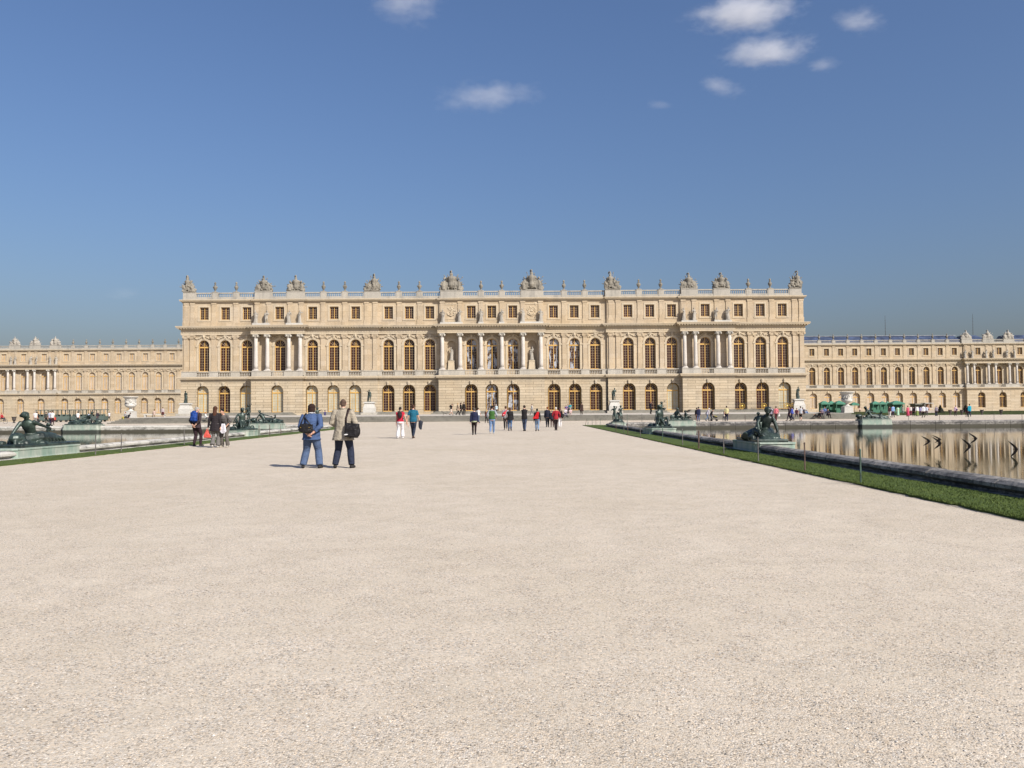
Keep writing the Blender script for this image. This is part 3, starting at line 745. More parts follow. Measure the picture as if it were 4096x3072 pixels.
def leg(mb, J, k, inf=0.0, frac=1.0, fl=0.0, fat=1.0):
    s = J['s']; h, kn, f = J['hip'+k], J['knee'+k], J['foot'+k]
    pts = [h+(h-kn).normalized()*.05*s, h, h.lerp(kn, .5), kn, kn.lerp(f, .4), f]
    rr = [.07*s, .088*fat*s+inf, .074*fat*s+inf, .056*fat*s+inf+fl*.15, .054*fat*s+inf+fl*.4, .038*s+inf+fl]
    if frac < 1: pts = pts[:3]+[h.lerp(kn, frac*2)]; rr = rr[:3]+[rr[3]+.02]
    mb.tube(pts, rr, 10)
def head(mb, J, fat=1.0):
    s = J['s']; c = J['head']; look = J['look']; u = J['u']
    z = (u*.55+V((0, 0, .45)) - look*(u*.55+V((0, 0, .45))).dot(look)).normalized(); x = look.cross(z).normalized()
    R = Matrix((x, look, z)).transposed(); J['R'] = R
    mb.tube([J['neck']-u*.05*s, J['neck']+u*.03*s, c-z*.02*s], [.062*s*fat, .054*s*fat, .052*s*fat], 9)
    mb.ell(c+z*.02*s, V((.077, .098, .095))*s, R, 12, 9)
    mb.ell(c-z*.045*s+look*.022*s, V((.058, .070, .070))*s, R, 10, 7)          # jaw
    mb.tube([c+look*.088*s+z*.02*s, c+look*.115*s-z*.018*s], [.012*s, .018*s], 6)  # nose
    for sg in (-1, 1): mb.ell(c+x*(sg*.078*s)-look*.01*s, V((.012, .026, .034))*s, R, 6, 5)
def face_bits(J):
    mb = MB(); s = J['s']; R = J['R']; c = J['head']
    for sg in (-1, 1): mb.ell(c+R @ (V((sg*.031, .086, .012))*s), V((.012, .009, .007))*s, R, 6, 4)
    mb.ell(c+R @ (V((0, .090, -.055))*s), V((.022, .006, .005))*s, R, 6, 4); return mb
def hand(J, k, curl=.5):
    mb = MB(); s = J['s']; w, e = J['hand'+k], J['elb'+k]
    d = (w-e).normalized(); sg = -1 if k == 'L' else 1
    lat = J['sx']-d*J['sx'].dot(d); lat = lat.normalized() if lat.length > .2 else J['u']
    nrm = d.cross(lat).normalized()*-1          # back-of-hand side axis
    wd = nrm; pl = lat*-sg                       # fingers spread along wd, curl toward the thigh (pl)
    mb.tube([w-d*.015*s, w+d*.03*s, w+d*.085*s], [.026*s, .040*s, .038*s], 8, sq=.5, up=wd)
    for i, (o, ln) in enumerate(((-.030, .070), (-.010, .080), (.011, .075), (.030, .058))):
        b0 = w+d*.075*s+wd*o*s; a1 = (d*cos(curl*.5)+pl*sin(curl*.5)); a2 = (d*cos(curl*1.6)+pl*sin(curl*1.6))
        p1 = b0+a1*ln*.5*s; mb.tube([b0, p1, p1+a2*ln*.5*s], [.0105*s, .0095*s, .007*s], 5)
    t0 = w+d*.025*s+wd*-.032*s; p1 = t0+(d*.6-wd*.7+pl*.35).normalized()*.04*s
    mb.tube([t0, p1, p1+(d*.9-wd*.1+pl*.4).normalized()*.032*s], [.013*s, .011*s, .008*s], 5)
    return mb
def shoe(J, k, yaw=0.0, col=0):
    mb = MB(); s = J['s']; f = J['foot'+k]; fw = V((sin(yaw), cos(yaw), 0)); lift = max(0, f.z-.085*s)
    tip = f+fw*.17*s; tip.z = f.z-.055*s-lift*.35
    heel = f-fw*.06*s; heel.z = f.z-.045*s
    mb.tube([heel, f+V((0, 0, -.035*s)), f+fw*.08*s+V((0, 0, -.048*s-lift*.2)), tip, tip+fw*.03*s], [.036*s, .047*s, .044*s, .036*s, .015*s], 9); return mb
def naked(mb, J, fem=0, fat=1.0, inf=0.0):
    torso(mb, J, -.17, 1.0, inf, fem)
    for k in 'LR': arm(mb, J, k, 0, 1, fat); leg(mb, J, k, 0, 1, 0, fat)
    head(mb, J)

SK = [M['skin'], plain('tanned_skin', (.42, .225, .15), .5, .1, 12), plain('brown_skin', (.20, .10, .06), .5, .1, 12)]
HAIRC = dict(dark=(.018, .012, .010), black=(.008, .007, .007), brown=(.07, .032, .016), grey=(.28, .26, .24), blond=(.42, .30, .15), red=(.22, .07, .025), white=(.55, .52, .47), shaved=(.10, .062, .045))
POSES = dict(
    stand=dict(f=((-.11, .02), (.11, -.02)), h=((-.26, .03, .80), (.26, .03, .80))),
    wide=dict(f=((-.20, .0), (.20, .03)), h=((-.26, .03, .80), (.26, .03, .80))),
    walk=dict(f=((-.08, .26), (.08, -.27, .15)), h=((-.25, -.14, .84), (.25, .2, .86))),
    walk2=dict(f=((-.08, -.24, .14), (.08, .25)), h=((-.25, .2, .86), (.25, -.14, .84))),
    stroll=dict(f=((-.085, .12), (.075, -.14, .115)), h=((-.25, -.05, .80), (.25, .10, .81))),
    stroll2=dict(f=((-.07, -.15, .115), (.085, .12)), h=((-.25, .10, .81), (.25, -.05, .80))),
    behind=dict(f=((-.21, .02), (.19, -.02)), h=((-.035, -.20, .90), (.055, -.215, .915)), ep=1),
    folded=dict(f=((-.03, .13), (.04, -.13, .10)), h=((.10, .25, 1.18), (-.10, .27, 1.15))),
    front=dict(f=((-.1, .03), (.1, -.02)), h=((-.10, .27, 1.02), (.10, .27, 1.02))),
    photo=dict(f=((-.1, .03), (.1, -.02)), h=((-.07, .25, 1.5), (.07, .25, 1.5))),
    hips=dict(f=((-.12, .02), (.14, .08)), h=((-.22, .02, 1.0), (.22, .02, 1.0)), ep=2),
    arms=dict(f=((-.14, .1), (.12, -.12)), h=((-.68, .05, 1.38), (.66, .05, 1.36))),
    sit=dict(pz=.40, f=((-.13, .44), (.13, .42)), h=((-.13, .34, .56), (.13, .34, .56))),
    lounge=dict(pz=.22, f=((-.12, .74, .1), (.12, .62, .1)), h=((-.3, -.25, .1), (.15, .4, .5))),
)
PEOPLE = []
def person(label, u, v, h, face, top, bot, hair, pose='stand', z=0.0, Y=None, fem=0, hem=-.12, slv=1.0, kind='trousers', fl=0.0, hs='short', skin=0,
           shoe_c=(.03, .028, .026), vox=.032, lean=0.0, tn='jacket', fat=1.0, belly=0.0, under=None, look=None, hands=None, feet=None, flare=0.0, group=None, bulk=0.0, shw=1.0):
    loc = V((at(u, v, Y).x, Y, z)) if Y else on(u, v, z)
    s = h/1.75; q = POSES[pose]; pz = q.get('pz', .91)
    f = [V((*(a if len(a) == 3 else (*a, .085)),))*s for a in (feet or q['f'])]
    pel = V((0, 0, pz))*s; u_ = V((0, sin(lean), cos(lean)))
    if pose == 'lounge': u_ = V((0, -.5, .86))
    neck = pel+u_*.575*s
    def hp(a):
        a = V(a)*s; d = a-V((0, 0, .91*s)); 
        return pel+Matrix.Rotation(-lean, 3, 'X') @ d if lean and pose not in ('sit', 'lounge') else a
    hh = [hp(a) for a in (hands or q['h'])]
    lk = V(look) if look else V((0, 1, -.05-.7*lean))
    ep = {1: (V((-1, -.25, 0)), V((1, -.25, 0))), 2: (V((-1, -.3, 0)), V((1, -.3, 0)))}.get(q.get('ep'), (None, None))
    kp = V((0, 1, .9)) if pose in ('sit', 'lounge') else None
    J = fig_j(pel, neck, (1, 0, 0), (1, 0, 0), lk, hh[0], hh[1], f[0], f[1], s, kp, kp, ep[0], ep[1], shw, 1.14 if pose == 'behind' else 1.0)
    b = MB(); naked(b, J, fem, fat)
    me = fuse(b, vox*s, 'person', [SK[skin], M['eye']], 2)
    for k in 'LR': append(me, hand(J, k), 0)
    append(me, face_bits(J), 1)
    o = link('person', me, None, loc, radians(face)); tag(o, label, 'person', group)
    # clothes
    t = MB(); i_ = .020*s
    torso(t, J, hem, 1.0, i_+bulk, fem, belly, flare)
    if slv > 0:
        for k in 'LR': arm(t, J, k, i_*.85+bulk*.35, slv, fat)
    part(fuse(t, vox*s*.9, tn, cloth(top), 3), tn, None, o)
    if under:   # a shirt hem below the pullover
        t = MB(); torso(t, J, hem-.11, hem+.1, i_*.7, fem, 0, flare); part(t, 'shirt_hem', cloth(under), o, smooth=True)
    if kind in ('trousers', 'shorts'):
        t = MB(); torso(t, J, -.15, .24, .011*s+bulk*.6, fem)
        for k in 'LR': leg(t, J, k, .014*s+bulk*.4, 1 if kind == 'trousers' else .48, fl, fat)
        part(fuse(t, vox*s*.85, kind, cloth(bot), 3), kind, None, o)
    else:       # skirt or dress
        zt, zb = pel.z+.12*s, (.10 if kind == 'long_skirt' else .46)*s; t = MB(); n = 18; rg = random.Random(int(u))
        rings = []
        for a in range(7):
            k = a/6; z_ = zt+(zb-zt)*k; r = (.16+.10*k)*s; d = (.125+.10*k)*s
            rings.append([V((r*cos(2*pi*j/n)*(1+.06*k*sin(5*2*pi*j/n)), d*sin(2*pi*j/n)*(1+.06*k*sin(5*2*pi*j/n)), z_)) for j in range(n)])
        t.loft(rings); part(t, 'skirt', cloth(bot), o, smooth=True)
    for k, yw in (('L', -.18), ('R', .18)): part(shoe(J, k, yw), 'shoe', cloth(shoe_c), o, smooth=True)
    # hair
    R = J['R']; c = J['head']; hb = MB()
    def HP(x, y, z_): return c+R @ (V((x, y, z_))*s)
    if hs == 'short': hb.ell(HP(0, -.018, .045), V((.088, .100, .090))*s, R, 12, 8); hb.ell(HP(0, -.055, -.01), V((.072, .058, .07))*s, R, 10, 6)
    elif hs == 'shaved': hb.ell(HP(0, -.012, .032), V((.0815, .099, .0885))*s, R, 12, 8); hb.ell(HP(0, -.05, -.015), V((.068, .052, .065))*s, R, 10, 6)
    elif hs == 'bob': hb.ell(HP(0, -.02, .045), V((.104, .114, .10))*s, R, 12, 8); hb.tube([HP(0, -.03, .05), HP(0, -.035, -.05), HP(0, -.035, -.115)], [.098*s, .105*s, .082*s], 10, sq=.85)
    elif hs == 'long': hb.ell(HP(0, -.02, .04), V((.096, .108, .10))*s, R, 12, 8); hb.tube([HP(0, -.035, .05), HP(0, -.07, -.08), HP(0, -.10, -.20), HP(0, -.11, -.31)], [.088*s, .092*s, .088*s, .05*s], 9, sq=.55, up=R @ V((1, 0, 0)))
    elif hs == 'bun': hb.ell(HP(0, -.018, .042), V((.086, .10, .090))*s, R, 12, 8); hb.tube([HP(0, -.10, .03), HP(0, -.14, -.04), HP(0, -.12, -.14)], [.035*s, .035*s, .014*s], 7)
    elif hs == 'cap': hb.ell(HP(0, -.01, .05), V((.09, .105, .085))*s, R, 12, 8); hb.ell(HP(0, .10, .045), V((.06, .06, .012))*s, R, 8, 4)
    hm = cloth(HAIRC[hair] if isinstance(hair, str) else hair)
    part(fuse(hb, .018*s, 'hair' if hs != 'cap' else 'cap', hm, 2) if vox < .03 else hb.mesh('hair', hm, True), 'hair' if hs != 'cap' else 'cap', None, o)
    o['_'] = 0; del o['_']; PEOPLE.append(o); return o, J
def worn(o, mb, name, mats, label, cat, vox=None, smooth=True, sub=None):
    """something a person carries: its own thing, placed in the person's frame"""
    c = sum((p for p in mb.v), V())/len(mb.v); Mx = Matrix.Translation(o.location) @ Matrix.Rotation(o.rotation_euler.z, 4, 'Z')
    mb.xf(Matrix.Translation(-c))
    me = fuse(mb, vox, name, mats, 3) if vox else mb.mesh(name, mats, smooth)
    b = link(name, me, None, Mx @ c, o.rotation_euler.z); tag(b, label, cat)
    for pn, pm, pmat in sub or []: pm.xf(Matrix.Translation(-c)); part(pm, pn, pmat, b, smooth=smooth)
    return b
def backpack(J, w=.15, d=.085, hh=.23, pocket=True):
    s = J['s']; c = J['pel']+J['u']*.40*s; f = J['u'].cross(J['sx']); c = c-f*(.215*s); mb = MB(); R = Matrix((J['sx'], f, J['u'])).transposed()
    mb.ell(c, V((w, d, hh))*s*1.08, R, 14, 10); mb.box(-w*.86*s, w*.86*s, -d*.75*s, d*.9*s, -hh*.82*s, hh*.75*s, 0, Matrix.Translation(c) @ R.to_4x4())
    if pocket: mb.box(-w*.75*s, w*.75*s, -d*1.15*s, 0, -hh*.75*s, hh*.0*s, 0, Matrix.Translation(c) @ R.to_4x4())
    st = MB()
    for k in 'LR':
        a = J['sh'+k].lerp(J['neck'], .35); st.tube([c+J['u']*.16*s+(a-J['neck'])*.4, a+J['u']*.085*s-f*.03*s, a+f*.12*s-J['u']*.02*s, J['pel']+J['u']*.3*s+f*.13*s+(a-J['neck'])*1.0, c-J['u']*.15*s+(a-J['neck'])*1.6], .022*s, 6, sq=.5)
    return mb, st
# ------------------------------------------------------------------ carved figures on the palace
def robe(mb, J, zt, zb, r0, r1, n=26, seed=0, ph=0):
    s = J['s']; rings = []; rg = random.Random(seed); k1, k2 = rg.choice((5, 6, 7)), rg.choice((9, 11))
    fc = (J['footL']+J['footR'])/2; pc = J['pel']
    for a in range(9):
        t = a/8; z = zt+(zb-zt)*t; c = V((pc.x+(fc.x-pc.x)*t, pc.y+(fc.y-pc.y)*t, z)); r = r0+(r1-r0)*t; am = .04+.12*t
        rings.append([c+V((r*cos(w)*(1+am*sin(k1*w+ph+t)), r*.78*sin(w)*(1+am*sin(k2*w+2*t)), 0)) for w in (2*pi*j/n for j in range(n))])
    mb.loft(rings)
def statue_mesh(seed, robed=True, arms=0, vox=.04, mat='statue', name='stone_statue'):
    rg = random.Random(seed); s = 1.13; lx = rg.choice((-1, 1))*.06
    H = [((-.30, .12, .95), (.20, .28, 1.18)), ((-.18, .26, 1.15), (.32, .05, .88)), ((-.42, .22, 1.35), (.24, .10, .9)), ((-.12, .25, 1.3), (.12, .27, 1.05)), ((-.28, .02, .86), (.45, .20, 1.52))][arms]
    J = fig_j(V((lx, 0, .92))*s, V((-lx*.4, .02, 1.49))*s, (1, 0, lx*2), (1, .15*lx/.06, -lx*1.5), (rg.uniform(-.5, .5), .9, -.15), V(H[0])*s, V(H[1])*s, V((-.09, .02, .085))*s, V((.13, .12+.06*lx, .085))*s, s)
    mb = MB(); naked(mb, J, 1 if robed else 0, 1.12)
    if robed:
        robe(mb, J, 1.08*s, .03, .17*s, .27*s, seed=seed, ph=seed)
        mb.tube([J['shL']+V((0, .02, .05)), J['neck']+V((0, .14, -.28)), J['pel']+V((.16, .12, .12)), J['pel']+V((.2, .02, -.3)), J['pel']+V((.22, 0, -.75))], [.09, .10, .11, .10, .05], 7)
    else: mb.tube([J['shR']+V((0, -.1, .05)), J['pel']+V((.24, -.14, .2)), V((.26, -.12, .5)), V((.25, -.1, .02))], [.08, .13, .12, .13], 7)
    mb.ell(J['head']+V((0, -.02, .06)), V((.10, .12, .10))*s, None, 9, 6)
    mb.box(-.3, .3, -.24, .3, 0, .09)
    me = fuse(mb, vox, name, M[mat], 2)
    for k in 'LR': append(me, hand(J, k), 0)
    return me
ST = [statue_mesh(10+i, i % 4 != 3, i % 5) for i in range(7)]
stl = [(1023, 'L', 'left', 'first'), (1067, 'L', 'left', 'second'), (1157, 'L', 'left', 'third'), (1200, 'L', 'left', 'fourth'),
       (1772, 'C', 'central', 'first'), (1839, 'C', 'central', 'second'), (1924, 'C', 'central', 'third'), (2007, 'C', 'central', 'fourth'), (2091, 'C', 'central', 'fifth'), (2163, 'C', 'central', 'sixth'),
       (2735, 'R', 'right', 'first'), (2776, 'R', 'right', 'second'), (2866, 'R', 'right', 'third'), (2913, 'R', 'right', 'fourth')]
ledge = MB()
for i, (u, g, side, n) in enumerate(stl):
    Y = 136-PP(fx(u))-.78
    o = link('stone_statue', ST[(i*3+(i//5)) % 7], None, (at(u, 1290, Y).x, Y, 15.95), radians(180+random.uniform(-35, 35)), (1.2, 1.1, random.uniform(1.06, 1.14)))
    tag(o, 'pale stone statue above the %s portico, %s from the left in its row' % (side, n), 'statue', 'statues above the palace porticos')
for a, b_ in ((1023, 1067), (1157, 1200), (1772, 1839), (1924, 1924), (2007, 2007), (2091, 2163), (2735, 2776), (2866, 2913)):
    p_ = PP(fx((a+b_)/2)); ledge.box(at(a, 1290, 135).x-.45-pal.location.x, at(b_, 1290, 135).x+.45-pal.location.x, -p_-1.2, -p_-.36, 15.6, 15.96)
part(ledge, 'statue_ledge', M['white'], pal)
for u, w_, lab in ((1806, 11, 'draped stone statue in the left niche of the central portico'), (2128, 13, 'stone statue in the right niche of the central portico')):
    o = link('stone_statue', ST[w_ % 7], None, (fx(u), 136.0, 9.7), radians(180), 1.12); tag(o, lab, 'statue', 'niche statues of the palace')

names = {864.6: ('first', 'left corner trophy and the twin left trophies'), 949: ('second', 'left corner trophy and the twin left trophies'), 1296.7: ('first', 'twin left trophies and the next trophy'), 1381.8: ('second', 'twin left trophies and the next trophy'),
         1595.7: ('first', 'third trophy and the tall central pair'), 1678: ('second', 'third trophy and the tall central pair'), 1924: ('first', 'two tall trophies above the central portico'), 2007: ('second', 'two tall trophies above the central portico'),
         2255: ('first', 'tall central pair and the slender right trophy'), 2337.5: ('second', 'tall central pair and the slender right trophy'), 2553: ('first', 'slender right trophy and the twin right trophies'), 2640.5: ('second', 'slender right trophy and the twin right trophies'),
         2990: ('first', 'twin right trophies and the right corner'), 3077: ('second', 'twin right trophies and the right corner')}
for i, u in enumerate(urns):
    x = at(u, 1165, TOPY).x
    o = link('stone_urn', URN, None, (x, 136-PP(x)+.25, 21.3), i*1.3); n, w = names[u]
    tag(o, '%s roof urn between the %s' % ('left' if n == 'first' else 'right', w), 'urn', 'urns along the palace roof')
def trophy(seed, w, h, lean=0):
    """carved trophy of arms: cuirass and plumed helmet over shields, flags and spears"""
    r = random.Random(seed); mb = MB(); cx = lean
    mb.box(-w*.47, w*.47, -.40, .40, 0, .16)
    mb.ell((cx*.6, .12, h*.30), (w*.40, .28, h*.34), None, 12, 8)
    for k in range(11):
        a = -1.35+2.7*k/10+r.uniform(-.07, .07); ln = h*(.50+.26*r.random())*(1-.12*abs(a)); b0 = V((cx*.6+a*.10*w, .1, h*.18)); tip = b0+V((sin(a)*ln*.62*w/h*1.25, r.uniform(-.18, .1), cos(a)*ln))
        mb.tube([b0, b0.lerp(tip, .55), tip], [.10, .09, .05], 5)
        if k % 2: mb.tube([b0.lerp(tip, .35), b0.lerp(tip, .62), b0.lerp(tip, .86), tip], [.14, .30, .26, .05], 6, sq=.4, up=(0, 1, 0))
        else: mb.ell(tip, (.10, .08, .2), Matrix.Rotation(a, 3, 'Y'), 6, 4)
    for sg in (-1, 1):
        mb.ell((cx*.5+sg*w*.28, -.24, h*.24), (w*.19, .12, h*.20), Matrix.Rotation(sg*.5, 3, 'Y'), 10, 5)
        mb.ell((cx*.5+sg*w*.28, -.36, h*.24), (w*.07, .07, h*.08), Matrix.Rotation(sg*.5, 3, 'Y'), 8, 4)
        mb.ell((sg*w*.42, -.1, h*.12), (w*.13, .2, h*.11), Matrix.Rotation(sg*.9, 3, 'Y'), 8, 5)
        if h > 3.3 or seed % 3 == 0:    # seated captives at the flanks
            mb.tube([(sg*w*.33, -.3, .1), (sg*w*.35, -.26, h*.26), (sg*w*.31, -.2, h*.45)], [.32, .30, .17], 8); mb.ell((sg*w*.31, -.24, h*.57), (.17, .18, .22), None, 8, 6)
            mb.tube([(sg*w*.36, -.25, h*.42), (sg*w*.47, -.4, h*.28), (sg*w*.3, -.52, h*.2)], [.11, .10, .08], 6)
    mb.lathe([(w*.11, h*.16), (w*.15, h*.26), (w*.13, h*.40), (w*.165, h*.57), (w*.14, h*.66), (w*.06, h*.71)], 10, (cx, -.14, 0))
    for sg in (-1, 1): mb.ell((cx+sg*w*.16, -.14, h*.60), (w*.06, .16, h*.07), None, 7, 5)
    for k in range(7): mb.tube([(cx+(k-3)*w*.038, -.3, h*.24), (cx+(k-3)*w*.05, -.34, h*.11)], [.08, .07], 5)
    mb.ell((cx, -.14, h*.77), (w*.08, .2, h*.08), None, 9, 6)
    mb.tube([(cx+.1, -.24, h*.83), (cx, -.1, h*.95), (cx-.18, .12, h*.93), (cx-.24, .2, h*.82)], [.07, .14, .15, .06], 7)
    for k in range(26): mb.ell((cx*.5+r.uniform(-.47, .47)*w, -.26+r.uniform(-.18, .15), h*r.uniform(.06, .5)*.9), (r.uniform(.07, .2), r.uniform(.08, .17), r.uniform(.07, .2)), Matrix.Rotation(r.random()*3, 3, 'Y'), 6, 4)
    return mb
TN = ['carved trophy on the far left corner of the palace roof', 'left of the twin carved trophies above the left portico', 'right of the twin carved trophies above the left portico', 'lone carved trophy on the roof between left and central porticos',
      'tall carved trophy above the left end of the central portico', 'tall carved trophy above the right end of the central portico', 'lone carved trophy on the roof between central and right porticos',
      'left of the twin carved trophies above the right portico', 'right of the twin carved trophies above the right portico', 'carved trophy on the far right corner of the palace roof']
for i, (u, w) in enumerate(trop):
    h = [2.9, 2.75, 2.8, 2.95, 3.5, 3.6, 3.1, 2.75, 2.75, 3.0][i]; x = at(u, 1165, TOPY).x
    ln = {0: -.35, 9: .35, 3: .4, 6: -.4}.get(i, 0)
    o = link('carved_trophy', fuse(trophy(40+i, w*1.08, h, ln), .06, 'carved_trophy', M['carve'], 0), None, (x, 136-PP(x)+.2, 21.3)); tag(o, TN[i], 'roof sculpture', 'trophies of arms along the palace roof')
for lst, wing, sid in ((lurn, lwing, 'left'), (rurn, rwing, 'right')):
    for i, (x, w) in enumerate(lst):
        o = link('stone_urn', URN, None, (x, 240.25, 21.3), i); od = ['first', 'second', 'third', 'fourth', 'fifth', 'sixth', 'seventh', 'eighth', 'ninth', 'tenth'][i]
        tag(o, 'small stone urn on the %s wing roof, %s of its row from the left' % (sid, od), 'urn', 'urns along the wing roofs')
tm = [fuse(trophy(70+i, 3.2, 2.7), .1, 'carved_trophy', M['statue'], 1) for i in range(3)]
for lst, sid in ((ltro[1:], 'left'), (rtro[:3], 'right')):
    for i, (x, w) in enumerate(lst):
        o = link('carved_trophy', tm[i], None, (x, 240.1, 21.3)); tag(o, 'distant carved trophy on the %s wing roof, %s of three from the left' % (sid, ('first', 'second', 'third')[i]), 'roof sculpture', 'trophies on the wing roofs')
k = 0
for us, sid in (((42, 60, 122, 145, 199, 223), 'left'), ((3863, 3891, 3948, 3976, 4031, 4060), 'right')):
    for i, u in enumerate(us):
        o = link('stone_statue', ST[k % 7], None, (at(u, 1450, 239).x, 239.2, 15.6), radians(180+20*(k % 3-1)), 1.3); k += 1
        tag(o, 'distant stone statue above the %s wing portico, %s from the left' % (sid, ['first', 'second', 'third', 'fourth', 'fifth', 'sixth'][i]), 'statue', 'statues above the wing porticos')
# masts far behind the right wing
for u, v0, lab in ((3540, 1262, 'thin antenna mast rising behind the right wing, nearer the central block'), (3890, 1255, 'thin antenna mast rising behind the carved trophies of the right wing')):
    p = at(u, v0, 330); mb = MB(); mb.tube([(0, 0, -1.6), (0, 0, p.z*.6), (0, 0, p.z)], [.22, .14, .05], 6)
    for q in range(6): mb.box(-.3, .3, -.02, .02, p.z*(.8+.03*q), p.z*(.8+.03*q)+.05)
    o = link('antenna_mast', mb.mesh('antenna_mast', M['iron']), None, (p.x, 330, 0)); tag(o, lab, 'mast', 'antenna masts')

# ------------------------------------------------------------------ bronze statues on pedestals before the facade
def pedestal(w, h):
    mb = MB(); mb.sqlathe([(w*.5, 0), (w*.5, .16*h), (w*.46, .18*h), (w*.46, .55*h), (w*.43, .58*h), (w*.34, .84*h), (w*.34, .87*h), (w*.43, .90*h), (w*.43, .97*h), (w*.36, h)], ry=.8); return mb
bs = [(743, 1653, 131.6, 'dark robed bronze statue on a white pedestal at the far left of the palace', True, 3, .02), (1478, 1645, 131.4, 'dark bronze statue with one arm stretched out, on a white pedestal, left', False, 4, 0),
      (2458, 1643, 131.4, 'dark nude bronze statue on a white pedestal before the right half of the palace', False, 1, 0), (3193, 1636, 131.6, 'dark bronze statue with bowed head on a white pedestal at the palace right corner', True, 3, 0)]
for i, (u, v, Y, lab, rb, ar, _) in enumerate(bs):
    x = at(u, v, Y).x; zb = .9+.001
    root = link('bronze_statue', None, None, (x, Y, zb)); tag(root, lab, 'statue', 'bronze statues along the palace terrace')
    me = statue_mesh(90+i, rb, ar, .035, 'bronze', 'figure'); part(me, 'figure', None, root, (0, 0, 2.02)).rotation_euler.z = radians(180)
    part(pedestal(2.0, 2.04), 'pedestal', M['white'], root); mb = MB(); mb.box(-1.25, 1.25, -1.0, 1.0, -.02, .36); part(mb, 'pedestal_base', M['podium'], root)

# ------------------------------------------------------------------ great white vases on the terrace corners
def vase(x, y, lab, seed):
    z = terz(y); r = random.Random(seed); root = link('stone_vase', None, None, (x, y, z)); tag(root, lab, 'vase', 'great stone vases at the terrace corners')
    mb = MB(); mb.sqlathe([(.66, 0), (.66, .12), (.60, .14), (.60, .80), (.64, .86), (.50, .92)]); part(mb, 'pedestal', M['white'], root)
    mb = MB(); mb.lathe([(.46, .92), (.44, .98), (.20, 1.12), (.17, 1.28), (.28, 1.40), (.60, 1.52), (.72, 1.70), (.66, 1.84), (.62, 1.90), (.62, 2.0), (.66, 2.35), (.74, 2.62), (.90, 2.78), (1.0, 2.83), (1.0, 2.92), (.9, 2.94), (.8, 2.8)], 24); part(mb, 'bowl', M['white'], root, smooth=True)
    mb = MB()
    for k in range(46): a = r.random()*6.28; zz = r.uniform(2.0, 2.5); mb.ell((.66*cos(a), .66*sin(a), zz), (.10, .10, r.uniform(.08, .2)), None, 6, 4)
    for a in (0, pi): mb.ell((.72*cos(a), .72*sin(a), 1.86), (.13, .16, .16), None, 7, 5)
    part(mb, 'relief_frieze', M['white'], root)
vase(at(522, 1671, 114.5).x, 114.5, 'great white carved vase at the left corner of the terrace', 1)
vase(at(3389, 1651, 114.5).x, 114.5, 'great white carved vase at the right corner, in front of green kiosks', 2)

# ------------------------------------------------------------------ bronze groups on the basin rims
def rocks(mb, x0, x1, y0, y1, z, r, n):
    for k in range(n): mb.ell((r.uniform(x0, x1), r.uniform(y0, y1), z+r.uniform(0, .06)), (r.uniform(.08, .24), r.uniform(.08, .24), r.uniform(.05, .14)), Matrix.Rotation(r.random()*3, 3, 'Z'), 7, 5)
def hairb(mb, J, k=1.0):
    c = J['head']; s = J['s']; mb.ell(c-J['look']*.025*s+V((0, 0, .045*s)), V((.112, .125, .105))*s*k, J['R'], 10, 6); mb.ell(c-J['look']*.13*s, .055*s*k, None, 8, 5)
    for i in range(7): a = i/6*pi; mb.ell(c+J['R'] @ (V((.095*cos(a), .03, .05+.06*sin(a)))*s*k), .032*s, None, 6, 4)
def putto(mb, c, yaw, s=.62, sit=False, arms_up=0.0, r=random):
    R = Matrix.Rotation(yaw, 3, 'Z'); w = lambda *a: V(c)+R @ (V(a)*s)
    X = R @ V((1, 0, 0)); pz = .42 if sit else .92
    J = fig_j(w(0, 0, pz), w(0, .03, pz+.55), X, X, R @ V((.2, 1, -.1)), w(-.20, .26, pz+.30+arms_up), w(.20, .28, pz+.22+arms_up*.3),
              w(-.12, .5 if sit else .05, .085), w(.15, .45 if sit else .12, .085), s, R @ V((0, 1, .8)), R @ V((0, 1, .8)))
    naked(mb, J, 0, 1.3); hairb(mb, J, 1.15); return J
def nymph(mb, pel, neck, hx, sx, look, hl, hr, fl, fr, s, fem=1, kl=None, kr=None, el=None, er=None, fat=1.3):
    J = fig_j(pel, neck, hx, sx, look, hl, hr, fl, fr, s, kl, kr, el, er); naked(mb, J, fem, fat, .022*s); hairb(mb, J)
    if fem:
        f = J['u'].cross(J['sx']).normalized()
        for sg in (-1, 1): mb.ell(J['pel']+(J['neck']-J['pel'])*.66+J['sx']*.085*sg*s+f*.105*s, .075*s, None, 8, 6)
    return J
